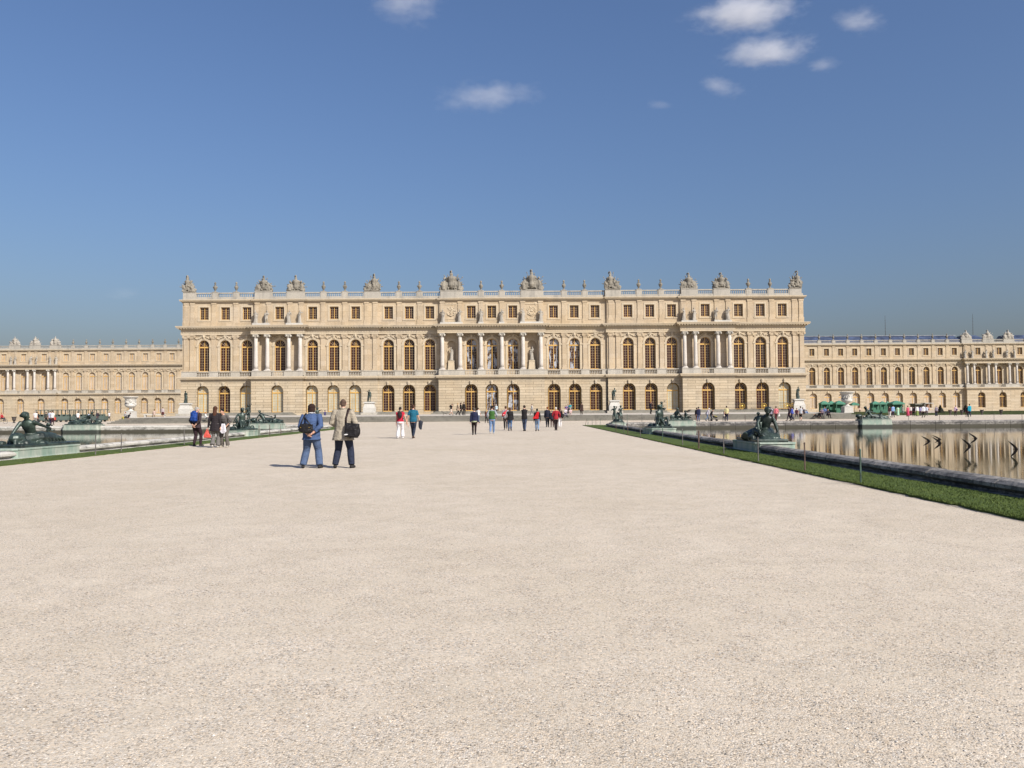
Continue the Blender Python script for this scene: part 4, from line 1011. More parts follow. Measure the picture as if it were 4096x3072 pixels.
def bronze_group(x, y, lab, kind, px, py, ph, seed, flip=1, rot=0.0, vox=.035, dy=0.0, dx=0.0, fs=1.0):
    root = link('bronze_group', None, None, (x, y, 0), rot); tag(root, lab, 'bronze sculpture', 'bronze groups around the basins')
    r = random.Random(seed); mb = MB(); Js = []; Z0 = ph+.10; e = flip
    if kind == 'seated':      # woman seated, leaning on her straight right-hand arm, knee thrown left, child behind
        mb.box(-px*.40, px*.46, -py*.46, py*.40, ph-.02, Z0); rocks(mb, -.5, .5, -.9, .2, Z0, r, 16)
        J = nymph(mb, V((.10, -.15, Z0+.24)), V((.14, -.46, Z0+.82)), (.95, -.3, .05), (.97, -.25, -.10), (-.25, -.9, -.30), V((-.24, -.74, Z0+.30)), V((.52, -.58, Z0+.05)),
                  V((-.12, -.86, Z0+.12)), V((-.42, -.55, Z0+.10)), 1.16, 1, V((-1, -.12, .55)), V((-.9, -.4, .5)), V((-.8, -.3, -.2)), V((.9, .25, 0)), 1.22)
        Js.append(J); Js.append(putto(mb, (-.10, -.22, Z0+.30), pi*.95, .50, True, .1))
        mb.tube([(.45, .3, Z0+.10), (.30, -.05, Z0+.20), (.05, -.50, Z0+.16), (-.2, -.86, Z0+.06)], [.14, .22, .17, .12], 9)
        mb.tube([(-.6, -.3, Z0+.08), (-.2, .1, Z0+.16), (.3, .4, Z0+.08)], [.14, .2, .12], 8)
        for k in range(7): mb.tube([(-.28+.11*k, -.50, Z0+.26-.015*k), (-.2+.1*k, -.72, Z0+.15), (-.1+.08*k, -.92, Z0+.02)], [.04, .055, .04], 6)
    elif kind == 'recline':   # long reclining figure: torso raised at -y*flip, legs along +y
        mb.box(-px*.40, px*.40, -py*.47, py*.47, ph-.02, Z0); rocks(mb, -.45, .45, -py*.4, py*.3, Z0, r, 20)
        f = V((0, e, 0)); lat = V((1, 0, 0))*(1 if e > 0 else -1)
        J = nymph(mb, V((0, -.2*e, Z0+.22)), V((.02, -.62*e, Z0+.82)), V((.8, .25*e, 0)), V((.95, .1*e, .05)), V((.85, .25*e, -.18)) if seed % 2 else V((.7, -.5*e, -.1)),
                  V((-.30, -.98*e, Z0+.22)), V((.34, .22*e, Z0+.52)), V((-.05, 1.42*e, Z0+.10)), V((.16, 1.12*e, Z0+.2)), 1.14, seed % 2, V((0, 0, 1)), V((.5, 0, 1)), V((-.5, -.6*e, -.3)), V((.7, -.2*e, -.8)))
        Js.append(J)
        mb.tube([(-.2, -.7*e, Z0+.12), (.22, -.1*e, Z0+.2), (.2, .6*e, Z0+.16), (.1, 1.4*e, Z0+.08)], [.18, .22, .2, .12], 8)
        for k in range(6): mb.tube([(.24, (-.3+.22*k)*e, Z0+.32-.03*k), (.36, (-.1+.22*k)*e, Z0+.16), (.40, (.1+.22*k)*e, Z0)], [.05, .06, .04], 5)
        Js.append(putto(mb, (.02, .72*e, Z0+.02), pi/2*(-1 if e > 0 else 1)*.4, .55, True, .35))
        mb.ell((.1, -1.25*e, Z0+.2), (.24, .34, .2), None, 9, 6)
    elif kind == 'tower':     # seated woman with a child climbing beside her and one kneeling
        mb.box(-px*.42, px*.42, -py*.44, py*.44, ph-.02, Z0); rocks(mb, -.5, .5, -py*.38, py*.38, Z0, r, 18)
        J = nymph(mb, V((0, 0, Z0+.34)), V((.03, -.06, Z0+.96)), (.8, .5, 0), (.85, .4, .1), (.7, -.6, .2), V((-.3, -.5, Z0+.45)), V((.25, .45, Z0+1.05)), V((.2, -.75, Z0+.08)), V((.5, -.3, Z0+.1)), 1.1, 1, V((.3, -1, .8)), V((1, -.3, .6)))
        Js += [J, putto(mb, (.22, .42, Z0+.35), -2.2, .62, False, .55), putto(mb, (-.1, -.62, Z0), 2.6, .52, True, .1)]
        mb.tube([(0, -.4, Z0+.15), (.1, .2, Z0+.25), (.1, .9, Z0+.06)], [.24, .28, .12], 8)
    elif kind == 'putti':     # two standing children back to back
        mb.box(-px*.4, px*.4, -py*.4, py*.4, ph-.02, Z0)
        Js += [putto(mb, (-.26, -.05, Z0), 2.7, .74, False, .45), putto(mb, (.24, -.1, Z0), -2.7, .76, False, .2)]
        rocks(mb, -.3, .3, -.3, .3, Z0+.05, r, 8); mb.tube([(-.1, 0, Z0), (0, .02, Z0+.5), (.05, .1, Z0+.75)], [.24, .15, .10], 8)
    elif kind == 'sitpair':   # two seated figures, one leaning back on a shell
        mb.box(-px*.42, px*.42, -py*.44, py*.44, ph-.02, Z0); rocks(mb, -.9, .9, -.3, .3, Z0, r, 16)
        Js += [nymph(mb, V((-.35, 0, Z0+.2)), V((-.25, -.1, Z0+.8)), (.4, -.9, 0), (.5, -.85, 0), (.2, -.95, 0), V((-.8, -.2, Z0+.12)), V((.1, -.35, Z0+.35)), V((.5, -.25, Z0+.1)), V((.4, -.4, Z0+.1)), 1.05, 1, V((0, 0, 1)), V((0, -.3, 1))),
               nymph(mb, V((.55, .05, Z0+.14)), V((.50, 0, Z0+.62)), (.2, -.98, 0), (.3, -.95, 0), (.75, -.6, .1), V((.9, -.2, Z0+.4)), V((.7, -.4, Z0+.3)), V((1.15, -.1, Z0+.08)), V((1.1, -.3, Z0+.08)), .85, 1, V((0, 0, 1)), V((0, -.3, 1)))]
        mb.ell((-.75, -.3, Z0+.22), (.24, .08, .24), None, 10, 6)
    me = fuse(mb, vox, 'figure', M['bronze'], 2)
    for J in Js:
        for k in 'LR': append(me, hand(J, k), 0)
    fo = part(me, 'figure', None, root, (dx, dy, ph*(1-fs))); fo.scale = (fs, fs, fs)
    mb = MB(); c = .12; a, b_ = px/2, py/2
    loop = [(-a+c, -b_), (a-c, -b_), (a, -b_+c), (a, b_-c), (a-c, b_), (-a+c, b_), (-a, b_-c), (-a, -b_+c)]
    mb.loft([[V((x_*k, y_*k, z)) for x_, y_ in loop] for z, k in ((-.7, 1.03), (.06, 1.03), (.075, 1.0), (ph-.07, 1.0), (ph-.05, 1.025), (ph, 1.02))]); part(mb, 'plinth', M['plinth'], root)
    return root
LX = 2*BX
bronze_group(8.46, 27.95, 'near bronze of a seated woman leaning on one arm, right basin edge', 'seated', 1.28, 2.9, .36, 1, vox=.024, dx=-.10, fs=.95)
bronze_group(8.5, 47.9, 'bronze group with a raised child on the right basin edge, second from the camera', 'tower', 1.5, 2.7, .37, 2)
bronze_group(8.75, 68.6, 'bronze pair of standing children at the far corner of the right basin', 'putti', 1.25, 1.3, .37, 3)
bronze_group(15.2, 74.9, 'bronze of two seated figures on the far rim of the right basin', 'sitpair', 2.6, 1.4, .40, 4)
bronze_group(32.8, 75.0, 'dark reclining bronze on the far rim of the right basin, before the crowd', 'recline', 1.4, 2.8, .40, 6, -1, radians(90))
bronze_group(LX-8.62, 27.7, 'large bronze nymph reclining on a green stained plinth at the left edge', 'recline', 1.5, 3.9, .35, 5, 1, 0, .024, .42, 0, .97)
bronze_group(LX-8.5, 49.2, 'bronze group with children on the left basin edge behind the trio of visitors', 'tower', 1.5, 2.4, .37, 8)
bronze_group(LX-8.75, 68.4, 'bronze group half hidden behind the man in the beige coat', 'putti', 1.25, 1.4, .37, 9)
bronze_group(LX-14.3, 73.8, 'reclining bronze on a pale green plinth at the far rim of the left basin', 'recline', 1.4, 2.9, .42, 11, -1, radians(90))
bronze_group(LX-31.2, 74.8, 'reclining bronze on the far rim of the left basin, before the tourist train', 'recline', 1.4, 3.2, .40, 13, 1, radians(90))

# ------------------------------------------------------------------ stakes with a cord round the lawns
PM = [plain('rusty_stake', (.10, .06, .045), .7, .3, 8), plain('green_stake', (.06, .11, .08), .6, .3, 8), plain('grey_stake', (.12, .11, .10), .7, .3, 8)]
def stake(x, y, lab, k, h=.62, r=.015, grp='stakes along the lawn strips', tilt=0.0, z=0):
    mb = MB(); mb.tube([(0, 0, -.02), (tilt*h*.5, 0, h*.5), (tilt*h, 0, h)], [r, r, r*.9], 6); mb.ell((tilt*h, 0, h), (r*1.3, r*1.3, r*1.3), None, 6, 4)
    o = link('lawn_stake', mb.mesh('lawn_stake', PM[k % 3]), None, (x, y, z)); tag(o, lab, 'stake', grp)
O = ['nearest', 'second', 'third', 'fourth', 'fifth', 'sixth', 'seventh', 'eighth', 'ninth', 'tenth', 'eleventh']
for i, (u, v) in enumerate(((3419, 1887), (3172, 1886), (2990, 1848), (2861, 1817), (2766, 1797), (2691, 1782), (2627, 1766), (2539, 1746), (2504, 1736), (2475, 1732), (2444, 1726))):
    p = on(u, v+4); y = p.y; 
    stake(R_IN-GR+.06+.05*(i % 2), max(p.y, 14.5+i*.3) if i else 15.6, 'thin stake at the right lawn edge, %s from the camera' % O[i], (1, 0, 2, 2, 0, 2, 1, 2, 0, 2, 0)[i], .66, .026 if i == 4 else .017)
for i, (u, v) in enumerate(((251, 1822), (463, 1810), (642, 1783), (984, 1750), (1072, 1745), (1141, 1740), (1297, 1712))):
    p = on(u, v+2); stake(2*BX-R_IN+GR-.07, p.y, 'thin stake at the left lawn edge, %s from the camera' % O[i], 2 if i < 3 else 0, .68, .020)
for i, u in enumerate((2341, 2352, 2369, 2384, 2401)): stake(at(u, 1700, 77.2+i*.25).x, 77.2+i*.25, 'short stake at the far tip of the right lawn, %s from the left' % ['first', 'second', 'third', 'fourth', 'fifth'][i], i, .62, .016, tilt=.25 if i == 0 else 0)
for i, u in enumerate((2477, 2509, 2568, 2981, 3561, 3635, 3759, 3876, 3977, 4089)): stake(at(u, 1700, 78).x, 78.0, 'stake seen over the far rim of the right basin, %s from the left' % (O[:10] if False else ['first', 'second', 'third', 'fourth', 'fifth', 'sixth', 'seventh', 'eighth', 'ninth', 'tenth'])[i], i, 1.0 if i < 3 else .85, .02)
p = on(1341, 1707); stake(p.x, p.y, 'lone dark stake leaning beside the black shoulder bag', 2, .85, .025, 'stakes along the lawn strips', -.12)

# ------------------------------------------------------------------ railing with gilded medallions in front of the right pavilion
ra, rb = at(2940, 1636, 131.2).x, at(3178, 1636, 131.2).x; root = link('iron_railing', None, None, ((ra+rb)/2, 131.2, 1.37)); tag(root, 'low iron railing with gilded medallions in front of the right pavilion windows', 'railing')
w = (rb-ra)/2; mb = MB()
for z in (.08, .92, 1.0): mb.box(-w, w, -.02, .02, z, z+.035)
n = int(2*w/.16)
for k in range(n+1): mb.box(-w+2*w*k/n-.011, -w+2*w*k/n+.011, -.011, .011, 0, .95)
part(mb, 'rail', M['iron'], root)
for u in (2968, 3056, 3148, 3172):
    x = at(u, 1625, 131.2).x-(ra+rb)/2; mb = MB(); N = 18
    mb.tube([(x+.42*cos(2*pi*k/N), -.03, .5+.42*sin(2*pi*k/N)) for k in range(N+1)], .035, 5)
    for k in range(8): a = 2*pi*k/8; mb.tube([(x+.12*cos(a), -.03, .5+.12*sin(a)), (x+.40*cos(a+.3), -.04, .5+.40*sin(a+.3))], .03, 5)
    mb.ell((x, -.04, .5), (.13, .05, .13), None, 8, 5); part(mb, 'medallion', M['gilt'], root)

# ------------------------------------------------------------------ green kiosks, stall, carts, topiary, tubs on the right
KG, KR = plain('green_canvas', (.035, .135, .08), .7, .12, 1), plain('green_canvas_roof', (.06, .20, .13), .6, .12, 1)
DARK = plain('dark_interior', (.02, .018, .016), .9, .2, 2)
def kiosk(u0, u1, vt, Y, lab, wallf=1.0, open_=False, ve=1613):
    xa, xb = at(u0, 1650, Y).x, at(u1, 1650, Y).x; w = (xb-xa)/2; zt = at(u0, vt, Y).z; ze = at(u0, ve, Y).z
    root = link('market_kiosk', None, None, ((xa+xb)/2, Y, 0)); tag(root, lab, 'kiosk', 'green kiosks before the right wing')
    mb = MB(); mb.loft([[V((a*w*1.06, b_*w*1.06, ze)) for a, b_ in ((-1, -1), (1, -1), (1, 1), (-1, 1))], [V((a*w*.35, b_*w*.35, zt-.1)) for a, b_ in ((-1, -1), (1, -1), (1, 1), (-1, 1))], [V((a*.05, b_*.05, zt)) for a, b_ in ((-1, -1), (1, -1), (1, 1), (-1, 1))]])
    mb.box(-w*1.065, w*1.065, -w*1.065, w*1.065, ze-.28, ze-.005); part(mb, 'canopy', KR, root)
    mb = MB()
    if open_: mb.tube([(0, 0, 0), (0, 0, ze)], .05, 6)
    else:
        mb.box(-w, w, -w*.2, w, 0, ze-.1)
        mb.box(-w, w, -w, -w*.21, 0, 1.05)
        for s_ in (-1, 1): mb.box(*sorted((s_*w, s_*(w-.12))), -w, -w+.12, 1.05, ze-.1)
    part(mb, 'pole' if open_ else 'booth', KG if not open_ else M['iron'], root)
for a in ((3281, 3312, 1604, 186, 'green kiosk with pyramid roof, leftmost behind the big right vase'), (3313, 3337, 1604, 187, 'narrow green kiosk, second behind the big right vase'), (3339, 3374, 1603, 184, 'green kiosk directly left of the white vase, third of its row'),
          (3486, 3516, 1605, 186, 'green kiosk at the left end of the right-hand kiosk row'), (3518, 3542, 1605, 187, 'green kiosk second from the left in the right-hand row'), (3543, 3558, 1605, 190, 'very narrow green kiosk beside the large one'), (3562, 3608, 1603, 180, 'largest green kiosk, right end of the row')):
    kiosk(*a)
kiosk(3404, 3431, 1609, 178, 'small open green parasol just right of the white vase', open_=True, ve=1617)
def boxy(name, u0, u1, v0, Y, dep, lab, cat, mat, extra=None, z0=0):
    xa, xb = at(u0, 1650, Y).x, at(u1, 1650, Y).x; w = (xb-xa)/2; zt = at(u0, v0, Y).z
    root = link(name, None, None, ((xa+xb)/2, Y, z0)); tag(root, lab, cat); return root, w, zt
root, w, zt = boxy('refreshment_stall', 3700, 3734, 1614, 165, 2, 'white framed refreshment stall with open shelves near the right crowd', 'stall', None)
mb = MB()
for s_ in (-1, 1):
    for y in (0, 1.6): mb.box(*sorted((s_*w, s_*(w-.07))), y, y+.07, 0, zt)
mb.box(-w, w, -.1, 1.7, zt, zt+.12); mb.box(-w, w, 0, 1.6, zt*.55, zt*.55+.08); mb.box(-w, w, 0, 1.6, .3, .38); part(mb, 'frame', cloth((.62, .60, .56)), root)
mb = MB(); mb.box(-w+.08, w-.08, 1.5, 1.58, .38, zt-.02); part(mb, 'back_panel', plain('rust_panel', (.30, .16, .10), .8), root)
mb = MB(); mb.box(-w, w, -.5, -.1, 0, .9); part(mb, 'counter', cloth((.5, .42, .36)), root)
root, w, zt = boxy('grey_kiosk', 3662, 3700, 1614, 166, 2, 'flat grey kiosk behind the crowd, joined by the white stall', 'kiosk', None)
mb = MB(); mb.box(-w, w, 0, 2.2, 0, zt-.2); part(mb, 'booth', plain('grey_panel', (.17, .16, .13), .8), root); mb = MB(); mb.box(-w-.2, w+.2, -.4, 2.4, zt-.2, zt); part(mb, 'roof', plain('grey_roof', (.24, .23, .19), .8), root)
for u, lab in ((3762, 'dark clipped yew cone right of the white stall'), (3862, 'dark clipped yew cone beside the person in turquoise')):
    rg = random.Random(u); mb = MB(); rings = []; H = 1.75 if u < 3800 else 1.65; N = 18
    for k in range(9): t = k/8; rings.append([V(((1-t)*.82*(1+rg.uniform(-.08, .08))*cos(2*pi*j/N)+.02, (1-t)*.82*(1+rg.uniform(-.08, .08))*sin(2*pi*j/N), .1+H*t)) for j in range(N)])
    mb.loft(rings)
    for k in range(900):
        t = rg.random()**1.4; a = rg.random()*6.28; r_ = (1-t)*.83; c = V((r_*cos(a), r_*sin(a), .1+H*t)); d = V((rg.gauss(0, .09), rg.gauss(0, .09), rg.gauss(.05, .09))); e = V((rg.gauss(0, .07), rg.gauss(0, .07), rg.gauss(0, .07))); mb.poly([c, c+d, c+e])
    o = link('clipped_yew', mb.mesh('clipped_yew', grassm('yew', (.022, .024, .014), (.012, .014, .009))), None, (at(u, 1655, 158).x, 158, 0)); tag(o, lab, 'topiary', 'clipped yew cones')
def tub(x, y, lab, s=1.0, z=0, grp='dark garden tubs'):
    mb = MB(); mb.lathe([(.34, 0), (.36, .1), (.2, .22), (.2, .3), (.48, .5), (.52, .85), (.66, .98), (.66, 1.06), (.5, 1.06), (.46, .95)], 16); mb.v = [V((p.x*s*.55, p.y*s*.55, p.z*s*.92)) for p in mb.v]
    o = link('garden_tub', mb.mesh('garden_tub', plain('dark_terracotta', (.055, .045, .04), .7, .25, 2)), None, (x, y, z)); tag(o, lab, 'tub', grp)
for u, lab in ((3803, 'dark tub on the grass, left of the person with purple bag'), (3850, 'dark tub beside the right yew cone'), (3930, 'dark tub below the right wing portico'), (4007, 'dark tub at the far right below the wing portico')): tub(at(u, 1655, 153).x, 153.2, lab, .98)
tub(at(56, 1690, 128).x, 128, 'dark urn-shaped tub at the far left, behind the bronze nymph', 1.0)
# box-edged lawns of the north parterre
rg = random.Random(4)
for i, (ya, yb) in enumerate(((156, 158), (171, 173), (214, 217))):
    mb = MB(); mb.box(56, 240, 0, yb-ya, 0, .42)
    for k in range(2600): c = V((rg.uniform(56, 240), rg.uniform(-.05, .1), rg.uniform(.05, .45))); mb.poly([c, c+V((rg.gauss(0, .12), -.05, rg.gauss(.05, .06))), c+V((rg.gauss(0, .1), .03, rg.gauss(0, .08)))])
    o = link('box_hedge', mb.mesh('box_hedge', M['hedge']), None, (0, ya, 0)); tag(o, 'low clipped box hedge below the right wing, %s' % ('nearest of three', 'middle of three', 'farthest of three')[i], 'hedge', 'box hedges of the north parterre')
mb = MB(); mb.quad((56, 158.2, .012), (240, 158.2, .012), (240, 171, .012), (56, 171, .012)); mb.quad((56, 173.2, .012), (240, 173.2, .012), (240, 214, .012), (56, 214, .012)); tag(link('parterre_lawn', mb.mesh('parterre_lawn', M['grass'])), kind='structure')

# ------------------------------------------------------------------ little tourist train on the left
TG = plain('train_green', (.085, .115, .10), .5, .12, .6); TW = plain('train_cream', (.35, .33, .27), .6, .1, 1); TR = plain('train_red', (.5, .03, .02), .5, .1, 2); TY_ = plain('tyre', (.02, .02, .02), .8)
y = 138.0; xa, xb = at(153, 1685, y).x, at(430, 1685, y).x
root = link('tourist_train', None, None, ((xa+xb)/2, y, 0)); tag(root, 'low green tourist train with open sides parked below the left wing', 'tourist train')
n = 4; Lc = (xb-xa)/n
for k in range(n):
    x0 = xa-root.location.x+k*Lc; x1 = x0+Lc-.25; mb = MB()
    mb.box(x0, x1, -.75, .75, .32, .95); mb.box(x0+.1, x1-.1, -.7, .7, .22, .33)
    for q in range(3): mb.box(x0+(q+.3)*Lc/3.2, x0+(q+.3)*Lc/3.2+.12, -.7, .7, .95, 1.25)
    c = part(mb, 'carriage' if k else 'locomotive', TG, root)
    mb = MB()
    for q in range(5):
        for s_ in (-1, 1): xx = x0+.04+(x1-x0-.08)*q/4; mb.box(xx-.035, xx+.035, *sorted((s_*.72, s_*.66)), .95, 1.95)
    mb.box(x0-.08, x1+.08, -.85, .85, 1.95, 2.06); part(mb, 'roof', TG, c)
    for xx in (x0+.5, x1-.5):
        for s_ in (-1, 1): w = MB(); w.tube([(xx, s_*.6, .24), (xx, s_*.72, .24)], .24, 12, up=(1, 0, 0)); part(w, 'wheel', TY_, c)
mb = MB(); xr = at(224, 1682, y).x-root.location.x; mb.box(xr-.42, xr+.42, -.86, -.76, .35, .78); part(mb, 'red_panel', TR, root)
# ------------------------------------------------------------------ the visitors
NV, BK, CH, GY, WH, RD = (.012, .016, .05), (.012, .011, .012), (.045, .042, .042), (.20, .195, .19), (.72, .71, .70), (.40, .015, .022)
JN, LJ, DJ, BR, BG, KH = (.055, .10, .22), (.16, .25, .42), (.018, .026, .055), (.05, .025, .018), (.45, .38, .28), (.24, .20, .145)
FG = 'couple standing in the foreground'
# woman in blue, hands clasped behind her back
o, J = person('woman seen from behind in blue jacket and jeans, hands clasped behind her back', 1246, 1873, 1.655, 0, (.058, .098, .205), (.075, .112, .20), (.028, .012, .009), 'behind', fem=1, hem=-.25, slv=.84, fl=.03, hs='bob', vox=.016, fat=1.22, belly=.02, flare=.10, group=FG, look=(.25, 1, -.05), bulk=.028, shw=1.16, hands=((-.055, -.225, .93), (.075, -.235, .945)), feet=((-.235, .02), (.225, -.02)))
c = MB(); s = J['s']; n_ = J['neck']; c.tube([n_+V((.075*cos(a), .07*sin(a), .015)) for a in [2*pi*k/12 for k in range(13)]], .017, 6); part(c, 'collar', cloth(WH), o, smooth=True)
b = MB(); cx, cy, cz = -.075, -.265, 1.03
b.ell((cx, cy, cz), (.190, .062, .125), Matrix.Rotation(.12, 3, 'Y'), 16, 9); b.ell((cx-.02, cy, cz-.05), (.19, .070, .08), Matrix.Rotation(.1, 3, 'Y'), 14, 7); b.box(cx-.15, cx+.17, cy-.05, cy+.05, cz+.06, cz+.10, 0)
st = MB(); sh = J['shL']; st.tube([V((cx-.15, cy-.01, cz+.05)), V((-.17, -.20, 1.25)), sh+V((.05, -.06, .055)), sh+V((.05, .02, .07)), sh+V((.04, .06, .02)), sh+V((.02, .0, -.10)), sh+V((.035, -.09, -.02)), V((-.06, -.22, 1.22)), V((cx+.14, cy-.01, cz+.06))], [.016, .018, .022, .022, .02, .01, .02, .018, .014], 7, sq=.5)
hw = MB()
for x in (-.12, .09): hw.ell((cx+x, cy-.062, cz+.02), .011, None, 6, 4)
worn(o, b, 'shoulder_bag', cloth((.014, .013, .013), .45), 'black rounded shoulder bag on the woman in blue', 'bag', .014, sub=[('strap', st, cloth((.016, .015, .018), .5)), ('buckle', hw, M['gilt'])])
# man in the beige coat
o, J = person('balding man seen from behind in a long beige coat and dark jeans', 1373, 1873, 1.785, -2, (.36, .315, .245), (.020, .026, .050), 'shaved', 'wide', hem=-.36, slv=1.0, fl=.016, hs='shaved', vox=.016, tn='coat', fat=1.12, belly=.02, flare=.14, group=FG, look=(-.30, .95, -.06), hands=((-.20, .20, 1.04), (.20, .22, 1.10)), bulk=.03, shw=1.14, feet=((-.205, .0), (.205, .03)))
c = MB(); n_ = J['neck']; c.tube([n_+V((.082*cos(a), .078*sin(a)-.004, .012)) for a in [2*pi*k/12 for k in range(13)]], .022, 6); part(c, 'collar', cloth((.42, .365, .28)), o, smooth=True)
b = MB(); cx, cy, cz = .275, -.21, .965
b.box(cx-.165, cx+.165, cy-.085, cy+.085, cz-.175, cz+.185, 0, Matrix.Translation((cx, cy, cz)) @ Matrix.Rotation(.09, 4, 'Y') @ Matrix.Translation((-cx, -cy, -cz)))
b.box(cx-.155, cx+.14, cy-.125, cy, cz-.16, cz+.11, 0, Matrix.Translation((cx, cy, cz)) @ Matrix.Rotation(.09, 4, 'Y') @ Matrix.Translation((-cx, -cy, -cz))); b.ell((cx+.165, cy, cz-.02), (.05, .08, .13), None, 8, 6)
st = MB(); sh = J['shR']; st.tube([V((cx-.16, cy+.02, cz+.15)), V((.115, -.175, 1.28)), sh+V((-.055, -.10, .03)), sh+V((-.06, -.01, .085)), sh+V((-.05, .09, .03)), V((.16, .13, 1.2)), V((cx-.02, cy+.16, cz+.17)), V((cx+.16, cy+.02, cz+.15))], [.022, .026, .034, .036, .03, .024, .02, .02], 7, sq=.4)
pt = MB(); pt.ell((cx-.13, cy-.135, cz-.10), (.058, .008, .018), Matrix.Rotation(-.12, 3, 'Y'), 10, 5); p2 = MB(); p2.box(cx+.09, cx+.13, cy-.094, cy-.084, cz+.085, cz+.105)
worn(o, b, 'messenger_bag', cloth((.011, .010, .011), .6), 'bulky black messenger bag hanging at the coat man\'s right hip', 'bag', .018, sub=[('strap', st, cloth((.028, .014, .013), .6)), ('white_patch', pt, cloth(WH)), ('red_patch', p2, cloth(RD))])

TR = 'three visitors at the left lawn edge'
o, J = person('grey-haired visitor in dark clothes with a blue backpack, hands behind back', 786, 1784.5, 1.70, -12, (.045, .03, .035), (.035, .018, .022), (.36, .34, .31), 'behind', hem=-.2, slv=.8, vox=.02, tn='vest', fat=1.1, flare=.06, group=TR, look=(.6, .8, -.05), feet=((-.10, -.05), (.12, .12)))
mb, st = backpack(J, .155, .10, .25); worn(o, mb, 'backpack', cloth((.015, .055, .25), .6), 'bright blue backpack on the grey-haired visitor', 'backpack', .018, sub=[('strap', st, cloth((.012, .03, .12), .6))])
o, J = person('long-haired woman in black jacket and grey flared trousers, carrying a coral bag', 860, 1790.5, 1.71, 4, (.022, .018, .02), (.15, .14, .13), (.075, .03, .016), 'stroll2', fem=1, hem=-.38, slv=.95, fl=.055, hs='long', vox=.02, flare=.05, group=TR, hands=((-.30, .05, .82), (.24, -.05, .85)), shoe_c=(.5, .48, .45))
b = MB(); h = J['handL']; b.loft([[h+V((-.03+a*w_, b_*d_, z)) for a, b_ in ((-1, -.7), (0, -1), (1, -.7), (1, .7), (0, 1), (-1, .7))] for w_, d_, z in ((.015, .01, -.02), (.06, .03, -.14), (.13, .06, -.28), (.15, .06, -.36), (.12, .04, -.40))])
worn(o, b, 'carrier_bag', cloth((.62, .10, .075), .4), 'coral plastic carrier bag held low by the long-haired woman', 'bag', smooth=False)
b = MB(); b.ell((-.34, .10, 1.20), (.08, .09, .15), None, 10, 7); b.ell((-.36, .16, 1.02), (.10, .07, .07), None, 8, 6)
o, J = person('dark-haired person in grey cape top bending over a white cloth at the waist', 902, 1789, 1.66, 172, (.11, .10, .095), (.13, .115, .10), 'black', 'hips', hem=-.05, slv=.72, fl=.035, vox=.02, lean=.42, tn='top', group=TR, hands=((-.16, .20, 1.02), (.16, .20, 1.02)), feet=((-.14, .06), (.16, -.02)), shoe_c=(.4, .36, .3))
b = MB(); b.loft([[V((.05+.0+a*w_, .30+b_*d_, z)) for a, b_ in ((-1, -1), (.2, -.6), (1, -1), (.7, .1), (1, 1), (-.2, .7), (-1, 1))] for w_, d_, z in ((.05, .03, .98), (.08, .04, .90), (.09, .045, .78), (.12, .035, .66), (.05, .02, .58))]); b.xf(Matrix.Scale(-1, 4, (1, 0, 0)) @ Matrix.Identity(4))
worn(o, b, 'white_cloth', cloth((.70, .68, .72)), 'white cloth hanging from the hands of the bending person', 'cloth', smooth=False)
b = MB()

HH = 'couple walking hand in hand'
o, J = person('dark-haired woman in red top and white flared trousers, holding a man\'s hand', 1601, 1754, 1.68, 3, (.50, .018, .045), (.78, .77, .80), 'dark', 'stroll', fem=1, hem=.02, slv=.2, fl=.045, hs='bun', vox=.022, group=HH, hands=((-.22, .02, .84), (.42, .03, .74)), feet=((-.14, .03), (.14, .02, .10)), shoe_c=WH)
mb, st = backpack(J, .12, .07, .19, False); worn(o, mb, 'small_backpack', cloth((.020, .013, .014), .6), 'small dark backpack on the woman in red', 'backpack', .02, sub=[('strap', st, cloth((.05, .012, .016), .6))])
o, J = person('man in a teal polo shirt and dark jeans, holding a woman\'s hand', 1653, 1753.5, 1.80, 0, (.012, .115, .185), (.022, .032, .055), (.06, .028, .018), 'stroll', hem=-.14, slv=.40, vox=.022, tn='polo_shirt', group=HH, hands=((-.34, .0, .82), (.34, .06, .86)), feet=((-.03, .14), (.02, -.16, .12)), shoe_c=(.07, .04, .03))
b = MB(); h = J['handR']; b.loft([[h+V((a*w_+ox, b_*d_, z)) for a, b_ in ((-1, -.6), (.1, -1), (1, -.5), (.8, .6), (-.2, 1), (-1, .4))] for w_, d_, z, ox in ((.06, .05, .06, 0), (.12, .08, -.02, .05), (.11, .08, -.16, .03), (.09, .06, -.30, .02), (.05, .04, -.42, .05))])
worn(o, b, 'folded_jacket', cloth((.03, .035, .05)), 'dark jacket dangling from the hand of the man in teal', 'jacket', smooth=False)

W = 'visitors walking towards the palace steps'
# label, u, v, h, face, top, bottom, hair, pose, extra
o, J = person('grey-haired walker in navy sweater with pale green shirt hem showing', 1897, 1739.5, 1.63, 2, NV, (.018, .010, .010), (.10, .085, .07), 'stroll', hem=-.06, slv=1, vox=.024, tn='sweater', under=(.42, .46, .30), group=W, flare=.05)
o, J = person('black-haired walker in green raglan sweatshirt with grey sleeves and light jeans', 1968, 1736, 1.76, -4, (.045, .125, .028), LJ, 'black', 'walk2', hem=-.04, slv=.30, vox=.024, tn='sweatshirt', group=W, fat=1.08, hands=((-.26, .12, .95), (.27, .16, 1.0)), shoe_c=(.5, .5, .5))
t = MB(); [arm(t, J, k, .021, .95, 1.08) for k in 'LR']; torso(t, J, .84, .965, .026); part(fuse(t, .024, 'sleeves', cloth((.30, .33, .37)), 2), 'sleeves', None, o)
person('man in white T-shirt and blue jeans striding left in front of the steps', 1913, 1691.5, 1.78, -40, WH, (.10, .14, .22), 'dark', 'walk', group=W, slv=.45, tn='T_shirt')
